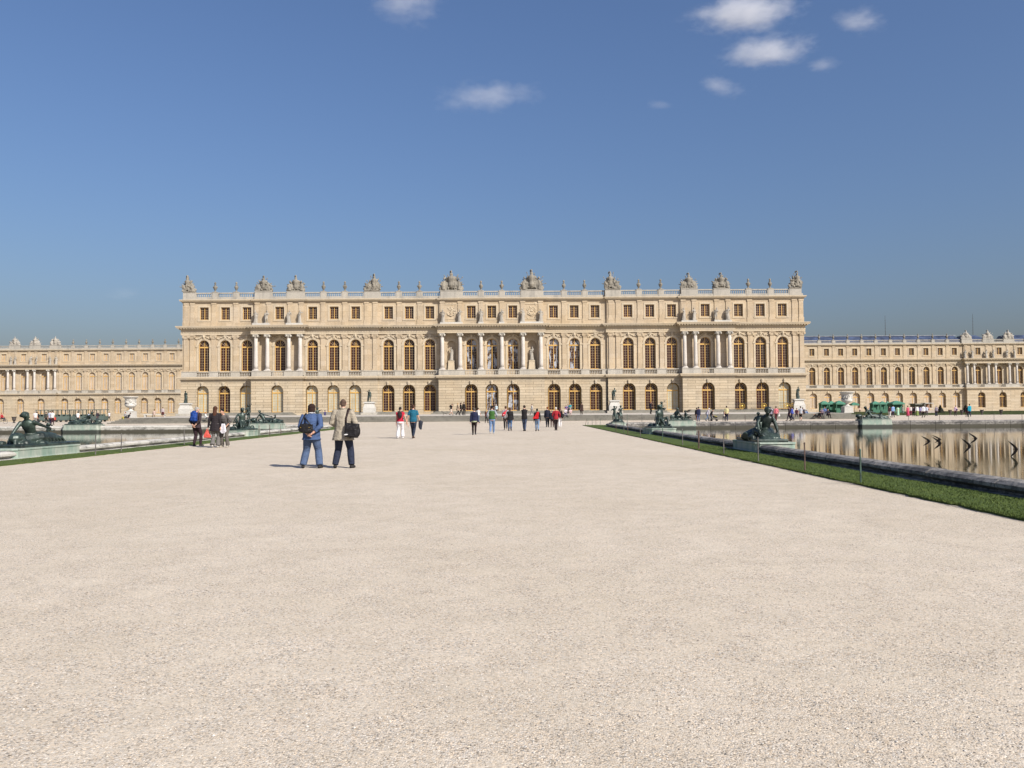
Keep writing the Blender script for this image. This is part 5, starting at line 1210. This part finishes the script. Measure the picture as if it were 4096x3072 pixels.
person('slim blond person in dark top and black trousers left of the green sweatshirt', 1946, 1692.5, 1.60, -20, (.16, .06, .05), BK, 'blond', 'walk2', group=W, fem=1, slv=.4, hs='long', tn='top')
o, J = person('walker in grey top with a round red sling bag on the back', 2023, 1719.5, 1.78, 0, (.30, .29, .30), (.07, .06, .06), 'brown', 'walk', group=W, vox=.026, tn='top', shoe_c=(.35, .3, .25))
b = MB(); b.ell((-.13, -.20, 1.17), (.12, .075, .19), Matrix.Rotation(.6, 3, 'Y'), 12, 8); b.tube([(-.05, -.16, 1.3), (.08, -.1, 1.46), (.13, .02, 1.5)], [.06, .03, .02], 7); e = MB(); e.ell((-.14, -.27, 1.12), (.05, .01, .035), None, 8, 4)
worn(o, b, 'sling_bag', cloth((.55, .012, .03), .5), 'red sling bag with a white badge on a walker in grey', 'bag', .02, sub=[('badge', e, cloth(WH))])
o, J = person('brown-haired woman in black jacket and blue jeans beside the red sling bag', 2040, 1723, 1.66, 0, BK, (.07, .14, .28), (.10, .05, .03), 'stroll', fem=1, group=W, vox=.026, hem=-.2, hs='bob', flare=.08)
b = MB(); b.ell((-.22, -.08, 1.06), (.05, .10, .15), None, 9, 7); worn(o, b, 'grey_handbag', cloth((.28, .24, .23)), 'small greyish handbag under the arm of the woman in black', 'bag')
person('man in black jacket and jeans with folded arms, crossing one foot behind', 2098, 1724.5, 1.81, 0, BK, (.065, .085, .14), (.028, .018, .014), 'folded', group=W, vox=.024, hem=-.18, flare=.05)
o, J = person('short dark-skinned woman in black jacket with a flat red bag on her back', 2149, 1724.5, 1.57, 0, BK, (.17, .26, .40), 'black', 'stroll', fem=1, group=W, vox=.024, skin=2, hem=-.02, slv=1, fat=1.05, shoe_c=(.012, .012, .012))
b = MB(); b.loft([[V((-.03+a*w_+ox, -.19-.04+b_*.045, z)) for a, b_ in ((-1, -1), (1, -1), (1, 1), (-1, 1))] for w_, z, ox in ((.20, .86, -.08), (.20, .92, -.08), (.13, 1.06, .0), (.085, 1.28, .08), (.05, 1.34, .09))]); worn(o, b, 'red_bag', cloth((.52, .012, .018), .35), 'flat red shoulder bag on the short woman in black', 'bag', smooth=False)
o, J = person('red-haired broad person in dark navy coat and black trousers', 2190, 1709, 1.74, 0, (.016, .018, .032), (.016, .016, .024), 'red', 'stroll2', group=W, vox=.028, fat=1.15, belly=.03, hem=-.16, tn='coat')
person('shorter grey-haired person in dark jacket with a pale scarf', 2209, 1709, 1.45, 0, (.022, .03, .042), (.05, .02, .02), 'grey', 'stand', group=W, hem=-.2)
person('white-haired woman in bright red jacket and black trousers', 2224, 1721.5, 1.67, 0, (.33, .018, .028), (.02, .012, .014), 'white', 'stroll', fem=1, group=W, vox=.024, hem=-.14, feet=((-.04, .04), (.05, -.03)), hands=((-.2, .2, 1.0), (.3, .05, .95)), flare=.05)
o, J = person('dark-jacketed woman in white trousers right of the red jacket', 2240, 1709, 1.62, 0, (.055, .015, .025), (.72, .70, .70), (.10, .04, .04), 'stroll2', fem=1, group=W, hs='bob', shoe_c=WH)
b = MB(); b.box(.12, .34, -.2, -.06, .86, 1.12); b.tube([(.16, -.15, 1.1), (.15, -.12, 1.4), (.15, .02, 1.46)], .03, 6); worn(o, b, 'large_handbag', cloth((.018, .016, .02)), 'large black handbag at the side of the woman in white trousers', 'bag', smooth=False)

# on the terrace
T = 'visitors on the palace terrace'; z1 = terz(117)
o, J = person('backpacker in black top and pale shorts leaning forward on the terrace', 1804, 1657, 1.68, -75, BK, (.62, .52, .46), 'dark', 'walk', z1, 117, group=T, lean=.25, kind='shorts', slv=.4, hem=.0)
mb, st = backpack(J, .13, .09, .2); worn(o, mb, 'backpack', cloth(BK), 'black backpack on the leaning walker in pale shorts', 'backpack')
person('blond woman in beige dress top and black tights striding on the terrace', 1831, 1657, 1.76, -80, (.33, .25, .18), BK, 'blond', 'walk', z1, 117, fem=1, group=T, hem=-.45, slv=.7, hs='long', flare=.1)
person('black-clothed person with long black hair between two terrace walkers', 1843, 1657.5, 1.80, -60, BK, BK, 'black', 'walk2', z1, 117, fem=1, group=T, hem=-.3, hs='long')
person('tall man in black leather jacket at the right of the terrace trio', 1856, 1657, 1.90, -20, (.02, .018, .018), BK, 'brown', 'stand', z1, 117, group=T)
person('person in pale turquoise and white top beside the central door', 1985, 1655, 1.55, 150, (.55, .66, .70), (.045, .04, .035), 'grey', 'stroll', z1, 118, group=T, slv=.7)
person('walker in white top and grey trousers alone before the portico wall', 2128, 1654, 1.55, 95, (.60, .57, .54), (.16, .155, .15), 'dark', 'walk', z1, 118, group=T, slv=1)
person('child in purple standing right of the central portico', 2264, 1654, 1.35, 170, (.15, .09, .24), (.05, .03, .07), 'dark', 'stand', z1, 117, group=T, slv=.4)
person('person in white blouse standing among the small group near the door', 2272, 1654, 1.50, 170, (.62, .61, .66), (.06, .06, .10), 'brown', 'stand', z1, 117.3, group=T)
person('person in turquoise top standing in the small group near the door', 2281, 1654, 1.62, 160, (.02, .32, .36), (.06, .06, .10), 'brown', 'front', z1, 117, group=T, slv=.4)
person('person in white shirt sitting on the top step', 2262, 1663, 1.60, 178, (.62, .58, .60), (.16, .14, .22), 'dark', 'sit', .61, 110.9, group=T, slv=.5)
person('person in pale pink sitting on the top step, right of the one in white', 2282, 1663, 1.55, 178, (.60, .45, .44), (.50, .40, .36), 'blond', 'sit', .61, 110.9, group=T, slv=.4)
person('dark-brown clothed person in a long coat standing near a terrace window', 2327, 1654, 1.72, 30, (.045, .025, .02), (.04, .022, .018), 'dark', 'stand', z1, 117, fem=1, group=T, hem=-.8, flare=.12)
person('person in black T-shirt raising an arm behind the raised-child bronze', 2602, 1655, 1.76, -60, (.014, .016, .03), BK, 'red', 'photo', z1, 117, group=T, slv=.4)
# right part, gravel between basin and steps
G = 'visitors behind the right basin'
person('person in dark navy coat standing just left of the stroller pair', 2795, 1685, 1.72, 20, NV, (.08, .11, .22), 'black', 'stand', group=G, hem=-.2)
person('person in black jacket and brown trousers beside the navy coat', 2788, 1684, 1.62, -20, BK, (.14, .06, .035), 'dark', 'stand', group=G)
person('person in white cap and pale top bending forward in light jeans', 2829, 1684, 1.60, -80, (.60, .56, .60), (.14, .20, .32), WH, 'walk', group=G, lean=.35, hs='cap')
person('person in black stooping over a small stroller', 2843, 1684, 1.48, -85, BK, (.05, .06, .10), 'black', 'front', group=G, lean=.5)
p = on(2856, 1684); mb = MB(); mb.box(-.28, .22, -.2, .2, .42, .56, 0, Matrix.Rotation(.35, 4, 'Y')); mb.tube([(-.42, 0, .95), (-.1, 0, .5), (.32, 0, .12)], .025, 6); mb.tube([(-.3, 0, .1), (.1, 0, .6)], .025, 6); mb.tube([(-.42, -.2, .95), (-.42, .2, .95)], .02, 6)
root = link('stroller', None, None, p); tag(root, 'folded dark stroller with a yellow seat pushed by the stooping person', 'stroller'); part(mb, 'frame', cloth((.03, .03, .03)), root); mb = MB(); mb.box(-.2, .16, -.17, .17, .57, .62, 0, Matrix.Rotation(.35, 4, 'Y')); part(mb, 'seat', cloth((.55, .48, .08)), root)
for x in (-.3, .32): mb = MB(); mb.tube([(x, -.2, .1), (x, .2, .1)], .1, 10, up=(1, 0, 0)); part(mb, 'wheel', cloth((.02, .02, .02)), root)
person('person in pale yellow shirt and navy trousers holding a child\'s hand', 2907, 1684.5, 1.80, -10, (.52, .47, .25), NV, 'dark', 'stroll', group=G, slv=.6)
person('small child in white top stretching both arms sideways', 2896, 1684.5, 1.18, 0, (.66, .62, .55), (.05, .05, .07), 'blond', 'arms', group=G)
person('person in lavender grey shirt right of the big seated bronze', 3086, 1683, 1.70, 0, (.33, .31, .37), (.03, .03, .04), 'grey', 'stroll', group=G, hem=-.2)
o, J = person('woman in pink top and dark red trousers carrying a white bag', 3105, 1683, 1.72, 4, (.58, .15, .18), (.07, .015, .02), 'dark', 'stroll2', fem=1, group=G, fat=1.1, hands=((-.26, .05, .85), (.36, .05, .86)))
b = MB(); h = J['handR']; b.loft([[h+V((a*w_+.03, b_*.05, z)) for a, b_ in ((-1, -1), (1, -1), (1, 1), (-1, 1))] for w_, z in ((.02, 0), (.09, -.15), (.12, -.34))]); worn(o, b, 'white_bag', cloth(WH), 'white carrier bag in the hand of the woman in pink', 'bag', smooth=False)
person('walker in dark clothes just left of the blue jacket, by the right steps', 3158, 1683, 1.72, 60, (.05, .03, .045), (.05, .03, .05), 'dark', 'walk', group=G)
person('walker in royal blue jacket and navy trousers by the right steps', 3169, 1683, 1.66, 60, (.05, .075, .34), NV, 'black', 'walk2', group=G)
person('walker in grey T-shirt and black shorts with a bag, before the right pedestal', 3203, 1684, 1.70, -20, (.42, .44, .48), BK, 'dark', 'walk', group=G, kind='shorts', slv=.45)
S = 'people resting on the right end of the steps'
person('person in maroon sitting on the steps near the right pedestal', 3187, 1664, 1.70, 160, (.07, .02, .035), (.05, .03, .05), 'dark', 'sit', .30, 109.9, group=S)
person('person in dark top and blue jeans lounging on the steps by the right pedestal', 3218, 1660, 1.75, -60, (.09, .09, .12), (.14, .22, .40), 'black', 'lounge', .62, 111.4, group=S)
person('person in grey top and purple trousers sitting below the right vase', 3287, 1666, 1.70, 165, (.24, .18, .22), (.03, .02, .04), 'dark', 'sit', .30, 110.0, group=S)
person('person in blue shirt sitting below the right vase', 3299, 1666, 1.72, 170, (.11, .16, .34), (.20, .20, .24), 'dark', 'sit', .45, 110.5, group=S)
person('person in black with pink scarf sitting at the foot of the right vase', 3312, 1668, 1.75, 185, (.02, .016, .03), BK, 'dark', 'sit', .15, 109.5, group=S)
person('person in black stretched out on the lower steps, left of the seated row', 3272, 1668, 1.70, 80, BK, BK, 'dark', 'lounge', .16, 109.4, group=S)
K = 'crowd in front of the green kiosks'
crowd = [(3244, 1651, 1.6, (.25, .06, .05), (.20, .05, .04), 'brown', 'person in dark red near the right pavilion corner'), (3255, 1652, 1.3, WH, (.5, .45, .42), 'dark', 'child in white near the right pavilion corner'),
 (3274, 1652, 1.6, (.06, .05, .05), (.05, .05, .06), 'dark', 'dark-clothed person behind the seated row, far left'), (3329, 1652, 1.6, (.30, .29, .26), (.28, .26, .22), 'grey', 'grey-clothed person standing left of the white vase'), (3341, 1652, 1.85, WH, (.05, .03, .035), 'dark', 'person in white shirt and dark trousers left of the white vase'),
 (3357, 1651, 1.55, (.06, .38, .40), (.10, .14, .14), 'black', 'person in turquoise beside the white vase pedestal'), (3365, 1651, 1.5, (.22, .19, .16), (.16, .14, .12), 'dark', 'brown-clothed person touching the vase pedestal side'),
 (3401, 1651, 1.65, (.50, .28, .26), (.08, .03, .03), 'dark', 'person in salmon top right of the white vase'), (3410, 1651, 1.6, (.36, .10, .09), (.06, .03, .03), 'black', 'person in red top right of the white vase'), (3421, 1651, 1.7, (.10, .045, .035), (.05, .025, .02), 'black', 'person in dark brown under the small parasol'),
 (3440, 1652, 1.75, (.50, .36, .33), (.06, .05, .06), 'brown', 'person in pale pink, alone right of the small parasol'), (3464, 1656, 1.75, (.20, .22, .26), (.07, .07, .08), 'dark', 'grey-clothed person left of the reclining dark bronze'), (3479, 1655, 1.7, (.32, .35, .42), (.09, .09, .10), 'black', 'person in blue-grey behind the dark bronze'),
 (3494, 1654, 1.7, (.10, .08, .08), (.07, .05, .05), 'dark', 'dark-dressed person behind the dark bronze, centre'), (3508, 1654, 1.5, (.14, .10, .10), (.06, .05, .05), 'dark', 'short dark person behind the dark bronze'), (3522, 1653, 1.75, (.42, .46, .52), (.14, .13, .13), 'black', 'person in pale blue behind the dark bronze'), (3539, 1653, 1.7, (.05, .045, .05), (.04, .04, .05), 'dark', 'black-clothed person in front of the narrow kiosk')]
for i, (u, v, h, a, b_, hr, lab) in enumerate(crowd): person(lab, u, v, h, (20, -30, 170, 60, -80)[i % 5], a, b_, hr, ('stand', 'walk', 'front', 'stand', 'stroll')[i % 5], group=K, vox=.04, fem=i % 2, slv=(.45, 1, .7)[i % 3], hem=(-.1, -.2)[i % 2], hs=('short', 'long', 'short', 'bob')[i % 4])
R = 'visitors crossing in front of the right wing'
person('person in dark top and white trousers walking before the big kiosk', 3559, 1669, 1.78, -20, (.05, .02, .02), WH, 'dark', 'walk', group=R, vox=.036)
person('tall man in light blue shirt and dark purple trousers', 3573, 1669.5, 1.88, 10, (.22, .36, .60), (.04, .02, .055), 'dark', 'stroll', group=R, vox=.036)
person('woman in pale mint long dress before the large kiosk', 3592, 1664, 1.72, 0, (.36, .60, .42), (.38, .60, .44), 'black', 'stand', group=R, fem=1, kind='long_skirt', slv=.4, vox=.036)
person('person in pale grey-green walking right of the large kiosk', 3611, 1661, 1.72, -70, (.44, .47, .41), (.22, .26, .24), 'dark', 'walk', group=R, vox=.036, slv=.4)
person('woman in bright pink sari-like long dress', 3632, 1666, 1.75, 10, (.55, .10, .15), (.50, .05, .11), 'dark', 'stand', group=R, fem=1, kind='long_skirt', vox=.036)
person('person in white top and maroon trousers behind the pink dress', 3644, 1662, 1.80, 0, (.64, .58, .55), (.20, .03, .06), 'brown', 'stroll', group=R, vox=.036)
person('dark-dressed person between the maroon trousers and the green skirt', 3655, 1665, 1.72, 0, (.05, .035, .045), BK, 'black', 'stand', group=R, vox=.036)
person('woman in white top and olive green long skirt', 3669, 1665, 1.80, 0, WH, (.18, .24, .07), 'black', 'stand', group=R, fem=1, kind='long_skirt', vox=.036)
person('person in lilac top beside the olive skirt', 3682, 1663, 1.70, 20, (.24, .22, .38), (.05, .04, .06), 'dark', 'stand', group=R, vox=.036)
person('man in white shirt and black trousers standing nearest in the right crowd', 3694, 1670, 1.84, 0, (.66, .65, .66), BK, 'dark', 'stroll', group=R, vox=.036)
person('person in pale blue shirt and grey trousers, walking by the white stall', 3707, 1664, 1.76, -15, (.50, .53, .62), (.16, .14, .17), 'dark', 'walk', group=R, vox=.036)
person('person in coral top at the white stall', 3715, 1657, 1.72, 0, (.55, .15, .12), (.10, .05, .05), 'brown', 'stand', group=R, vox=.036)
person('person in grey lilac shirt with wide dark trousers before the left yew', 3746, 1664, 1.76, 0, (.24, .21, .25), (.022, .026, .04), 'grey', 'stand', group=R, vox=.036, fat=1.15, fl=.05)
o, J = person('person in pale pink shirt with a purple bag walking past the tubs', 3823, 1664, 1.76, -10, (.52, .38, .46), (.06, .045, .05), 'dark', 'stroll', group=R, vox=.036)
b = MB(); b.ell((.16, -.14, 1.05), (.14, .09, .14), None, 10, 7); worn(o, b, 'purple_bag', cloth((.06, .03, .16)), 'purple bag on the walker in pale pink', 'bag')
person('person in long dark brown coat left of the turquoise jacket', 3868, 1667, 1.66, 0, (.06, .03, .028), (.10, .06, .05), 'brown', 'stand', group=R, hem=-.6, fem=1, vox=.036)
person('tall person in turquoise jacket and dark trousers', 3879, 1667, 1.95, 0, (.02, .30, .42), (.03, .03, .06), 'brown', 'stroll', group=R, fat=1.1, hem=-.3, vox=.036)
# left side
Q = 'visitors on the left before the wing'
o, J = person('person in red top on a bicycle at the left picture edge', 6, 1697, 1.75, -90, (.42, .03, .035), (.05, .05, .06), 'red', 'sit', .36, 118, group=Q, hem=-.1)
bx = at(6, 1697, 118).x; root = link('bicycle', None, None, (bx, 118.0, 0)); tag(root, 'bicycle under the person in red at the left edge', 'bicycle')
for x in (-.55, .55):
    mb = MB(); mb.tube([(x+.33*cos(2*pi*k/18), 0, .34+.33*sin(2*pi*k/18)) for k in range(19)], .03, 5); part(mb, 'wheel', cloth((.16, .15, .15)), root)
mb = MB(); mb.tube([(-.55, 0, .34), (-.15, 0, .75), (.42, 0, .78), (.55, 0, .34)], .025, 6); mb.tube([(-.15, 0, .78), (0, 0, .34), (.42, 0, .78), (.40, 0, 1.0)], .025, 6); mb.tube([(-.55, 0, .34), (0, 0, .34)], .02, 6); part(mb, 'frame', cloth((.05, .05, .07)), root); mb = MB(); mb.box(-.27, -.05, -.07, .07, .74, .79); part(mb, 'saddle', cloth(BK), root)
for u, v, h, fc, a, b_, hr, ps, lab in ((141, 1697, 1.80, 20, (.62, .60, .58), (.3, .28, .26), 'grey', 'stand', 'person in white partly hidden by the near bronze head'), (148, 1695, 1.72, 0, BK, (.02, .015, .02), 'black', 'stand', 'person all in black beside the train locomotive'), (184, 1693, 1.70, 0, (.06, .06, .05), BK, 'black', 'stand', 'dark person by the second carriage of the train'),
    (200, 1699, 1.80, 0, (.42, .46, .58), (.03, .03, .06), 'dark', 'stroll', 'person in pale blue shirt standing by the train'), (209, 1699, 1.80, 10, (.60, .63, .64), (.05, .02, .03), 'brown', 'stroll2', 'person in white shirt with dark trousers by the train'),
    (311, 1693, 1.72, 5, WH, (.035, .04, .05), 'dark', 'stand', 'person in white T-shirt before the far reclining bronze'), (356, 1688, 1.55, 0, (.42, .50, .60), (.3, .33, .38), 'brown', 'stand', 'person in light blue beside the train, right half'), (390, 1688, 1.75, 60, (.03, .022, .035), (.06, .055, .07), 'grey', 'walk', 'man in dark suit at the right end of the train'), (437, 1683.5, 1.72, 60, (.66, .65, .68), (.07, .06, .06), 'brown', 'walk', 'man in white shirt walking beside the left steps')):
    person(lab, u, v, h, fc, a, b_, hr, ps, group=Q, vox=.038, slv=.5 if a[0] > .4 else 1)
person('person in yellow and grey sitting at the foot of the left vase', 502, 1672, 1.65, 150, (.36, .35, .34), (.45, .38, .06), 'brown', 'sit', .45, 111.8, group=Q)
person('person draped in dark cloth lying beside the left vase', 512, 1672, 1.6, 90, (.02, .02, .03), (.04, .035, .04), 'dark', 'lounge', .62, 111.6, group=Q)
person('person in pale beige sitting on a white bench behind the left steps', 617, 1672, 1.60, 40, (.48, .36, .30), (.50, .42, .36), 'brown', 'sit', terz(118)+.02, 118, group=Q, fem=1)
person('child in pale top and dark red skirt standing at the left terrace', 651, 1670, 1.45, 20, (.42, .36, .36), (.07, .015, .018), 'brown', 'stand', terz(118), 118, fem=1, kind='skirt', group=Q)
bx = at(617, 1668, 118.25).x; mb = MB(); mb.box(-1.5, 1.6, -.25, .25, .33, .45); mb.box(-1.4, -1.2, -.22, .22, 0, .33); mb.box(1.3, 1.5, -.22, .22, 0, .33); o = link('stone_bench', mb.mesh('stone_bench', M['white']), None, (bx, 118.3, terz(118))); tag(o, 'low white stone bench at the left end of the terrace', 'bench')
person('person in white hat and shirt sitting on the steps behind the long-haired woman', 822, 1685, 1.65, -90, (.60, .62, .60), (.10, .10, .11), 'red', 'sit', .30, 110.0, group=Q)
person('person in dark purple blue walking between the couple and the bronze', 1300, 1684, 1.66, 60, (.05, .045, .13), (.06, .06, .14), (.08, .06, .12), 'walk', group=Q, hem=-.35)
# dog on the terrace
mb = MB(); mb.tube([(-.30, 0, .36), (-.18, 0, .38), (.05, 0, .37), (.22, 0, .40), (.30, 0, .43)], [.07, .12, .11, .13, .08], 9); mb.tube([(.26, 0, .44), (.38, 0, .55)], [.085, .07], 8); mb.ell((.43, 0, .58), (.09, .07, .075), None, 9, 6); mb.tube([(.47, 0, .56), (.57, 0, .53)], [.045, .03], 7)
for sg in (-1, 1):
    mb.tube([(.22, sg*.07, .38), (.23, sg*.075, .22), (.22, sg*.075, .12), (.24, sg*.075, .02)], [.06, .038, .028, .028], 7); mb.tube([(-.24, sg*.075, .38), (-.18, sg*.08, .24), (-.28, sg*.08, .15), (-.24, sg*.08, .02)], [.075, .05, .028, .028], 7); mb.ell((.41, sg*.055, .64), (.025, .02, .05), None, 6, 4)
mb.tube([(-.30, 0, .40), (-.42, 0, .50), (-.46, 0, .60)], [.035, .03, .012], 6)
me = fuse(mb, .022, 'dog', plain('dog_fur', (.07, .065, .05), .9, .4, 7, c2=(.20, .18, .15)), 2); o = link('dog', me, None, (at(1780, 1657, 116.5).x, 116.5, terz(116.5)), radians(180)); tag(o, 'small dark grey dog on the terrace left of the leaning backpacker', 'dog')
# ------------------------------------------------------------------ swifts over the water
SWM = plain('swift_black', (.008, .007, .007), .9, .2, 20, spec=.05)
def swift(u, v, Y, span, bank, lab):
    p = at(u, v, Y); mb = MB()
    mb.tube([(.085, 0, 0), (.06, 0, .004), (.0, 0, .004), (-.06, 0, 0), (-.10, 0, 0)], [.006, .017, .02, .012, .004], 7)
    for s_ in (-1, 1):
        h = span/2; o = [(.065, s_*.012), (.02, s_*.30*h), (-.09, s_*.62*h), (-.27, s_*1.0*h), (-.175, s_*.6*h), (-.075, s_*.25*h), (-.04, s_*.012)]
        mb.loft([[V((x, yy, .006+.04*abs(yy)/h+dz)) for x, yy in o] for dz in (-.006, .006)])
        mb.loft([[V((x, yy, dz)) for x, yy in ((-.08, s_*.002), (-.16, s_*.035), (-.10, s_*.012))] for dz in (0, .004)])
    o = link('swift', mb.mesh('swift', SWM), None, p); o.rotation_euler = (bank, 0, 0); tag(o, lab, 'bird', 'swifts skimming over the right basin')
for a in ((3714, 1765, 31, .40, 1.25, 'black swift, leftmost of the birds over the right basin'), (3757, 1758, 33, .36, 1.1, 'smaller black swift just above another, left part of the flock'), (3758, 1773, 30, .48, 1.3, 'black swift just below the smaller one, left part of the flock'),
          (3876, 1784, 30, .56, 1.35, 'black swift in the middle of the flock over the water'), (3901, 1754, 32, .44, 1.4, 'highest black swift, right of the middle of the flock'), (4063, 1797, 29, .60, 1.4, 'black swift at the right edge of the picture')): swift(*a)

# ------------------------------------------------------------------ sky, clouds, sun
sx, sy, sz = .90, -1.0, 1.0
EL = math.atan2(sz, sqrt(sx*sx+sy*sy)); AZ = math.atan2(sx, sy)
w = bpy.data.worlds.new('World'); sc.world = w; w.use_nodes = True; nt = w.node_tree
sky = nt.nodes.new('ShaderNodeTexSky'); sky.sky_type = 'NISHITA'; sky.sun_disc = False; sky.sun_elevation = EL; sky.sun_rotation = AZ
sky.altitude = 120; sky.air_density = 1.45; sky.dust_density = 3.3; sky.ozone_density = 9.0
bg = nt.nodes['Background']; L(nt, mix(nt, 1.0, sky.outputs[0], (1.07, .955, 1.0), 'MULTIPLY'), bg.inputs['Color']); bg.inputs['Strength'].default_value = .071
sl = bpy.data.lights.new('sun', 'SUN'); sl.energy = 4.2; sl.angle = radians(.53); sl.color = (1.0, .945, .86)
so = link('sun', sl, None, (60, -60, 80)); so.rotation_euler = V((sx, sy, sz)).to_track_quat('Z', 'Y').to_euler()
def cloudm(name, dens, seed, thr=.5, g=.0):
    m = bpy.data.materials.new(name); m.use_nodes = True; nt = m.node_tree; nt.nodes.remove(nt.nodes['Principled BSDF'])
    out = nt.nodes['Material Output']; pv = mk(nt, 'ShaderNodeVolumePrincipled'); L(nt, pv.outputs[0], out.inputs['Volume'])
    tc = mk(nt, 'ShaderNodeTexCoord'); ln = mk(nt, 'ShaderNodeVectorMath'); ln.operation = 'LENGTH'; L(nt, tc.outputs['Object'], ln.inputs[0])
    fall = mk(nt, 'ShaderNodeMapRange'); fall.inputs['From Min'].default_value = 1.0; fall.inputs['From Max'].default_value = .15; L(nt, ln.outputs['Value'], fall.inputs['Value'])
    mp = mk(nt, 'ShaderNodeMapping'); mp.inputs['Location'].default_value = (seed*3.7, seed*1.3, 0); mp.inputs['Scale'].default_value = (1/78., 1/75., 1/29.); L(nt, mk(nt, 'ShaderNodeNewGeometry').outputs['Position'], mp.inputs['Vector'])
    nz = noise(nt, mp.outputs[0], 1.0, 8, .70)
    a = math2(nt, 'ADD', nz, math2(nt, 'MULTIPLY', fall.outputs[0], .56))
    mr = mk(nt, 'ShaderNodeMapRange'); mr.inputs['From Min'].default_value = thr+.27; mr.inputs['From Max'].default_value = thr+.54; mr.inputs['To Max'].default_value = dens; L(nt, a, mr.inputs['Value'])
    L(nt, math2(nt, 'MULTIPLY', mr.outputs[0], fall.outputs[0]), pv.inputs['Density']); pv.inputs['Color'].default_value = (1, 1, 1, 1); pv.inputs['Anisotropy'].default_value = g
    return m
CM = bmesh.new(); bmesh.ops.create_icosphere(CM, subdivisions=3, radius=1.0)
def cloud(u, v, ru, rv, dens, seed, lab, tilt=0.0, thr=.5, Y=2600):
    me = bpy.data.meshes.new('cloud'); CM.to_mesh(me); me.materials.append(cloudm('cloud_vapour', dens, seed, thr))
    p = at(u, v, Y); k = Y/F; o = link('cloud', me, None, p); o.scale = (ru*k, ru*k*.55, rv*k); o.rotation_euler = (0, -tilt, 0); tag(o, lab, 'cloud', 'small white clouds')
CLOUDS = [(1620, 10, 290, 165, .0048, 1, 'white cloud cut by the top edge, left of centre', -.1, .56), (2985, 50, 380, 130, .0105, 2, 'largest white cloud at the top right', .08, .50), (3075, 205, 340, 100, .0085, 3, 'second white cloud just below the largest one', .08, .51),
          (3440, 85, 200, 110, .0060, 4, 'smaller cloud at the upper right, right of the largest', 0, .54), (2890, 345, 210, 75, .0050, 5, 'small ragged cloud below the two big clouds', -.25, .57), (1950, 385, 430, 92, .0040, 6, 'thin wispy cloud near the centre of the sky', .05, .57),
          (3290, 262, 140, 55, .0055, 8, 'small puff right under the second cloud', .05, .53), (2640, 418, 90, 36, .0030, 7, 'faint tiny wisp left of the ragged cloud', -.1, .52), (500, 1175, 140, 45, .0012, 9, 'very faint cloud low on the left above the wing', 0, .47)]
for c in CLOUDS: cloud(*c)

# ------------------------------------------------------------------ output
sc.view_settings.view_transform = 'Standard'; sc.view_settings.look = 'None'; sc.view_settings.gamma = 1; sc.view_settings.exposure = 0.7
sc.cycles.max_bounces = 6; sc.cycles.diffuse_bounces = 3; sc.cycles.glossy_bounces = 3; sc.cycles.volume_bounces = 2; sc.cycles.volume_step_rate = .45; sc.cycles.use_denoising = True
bpy.data.scenes.remove(TS)
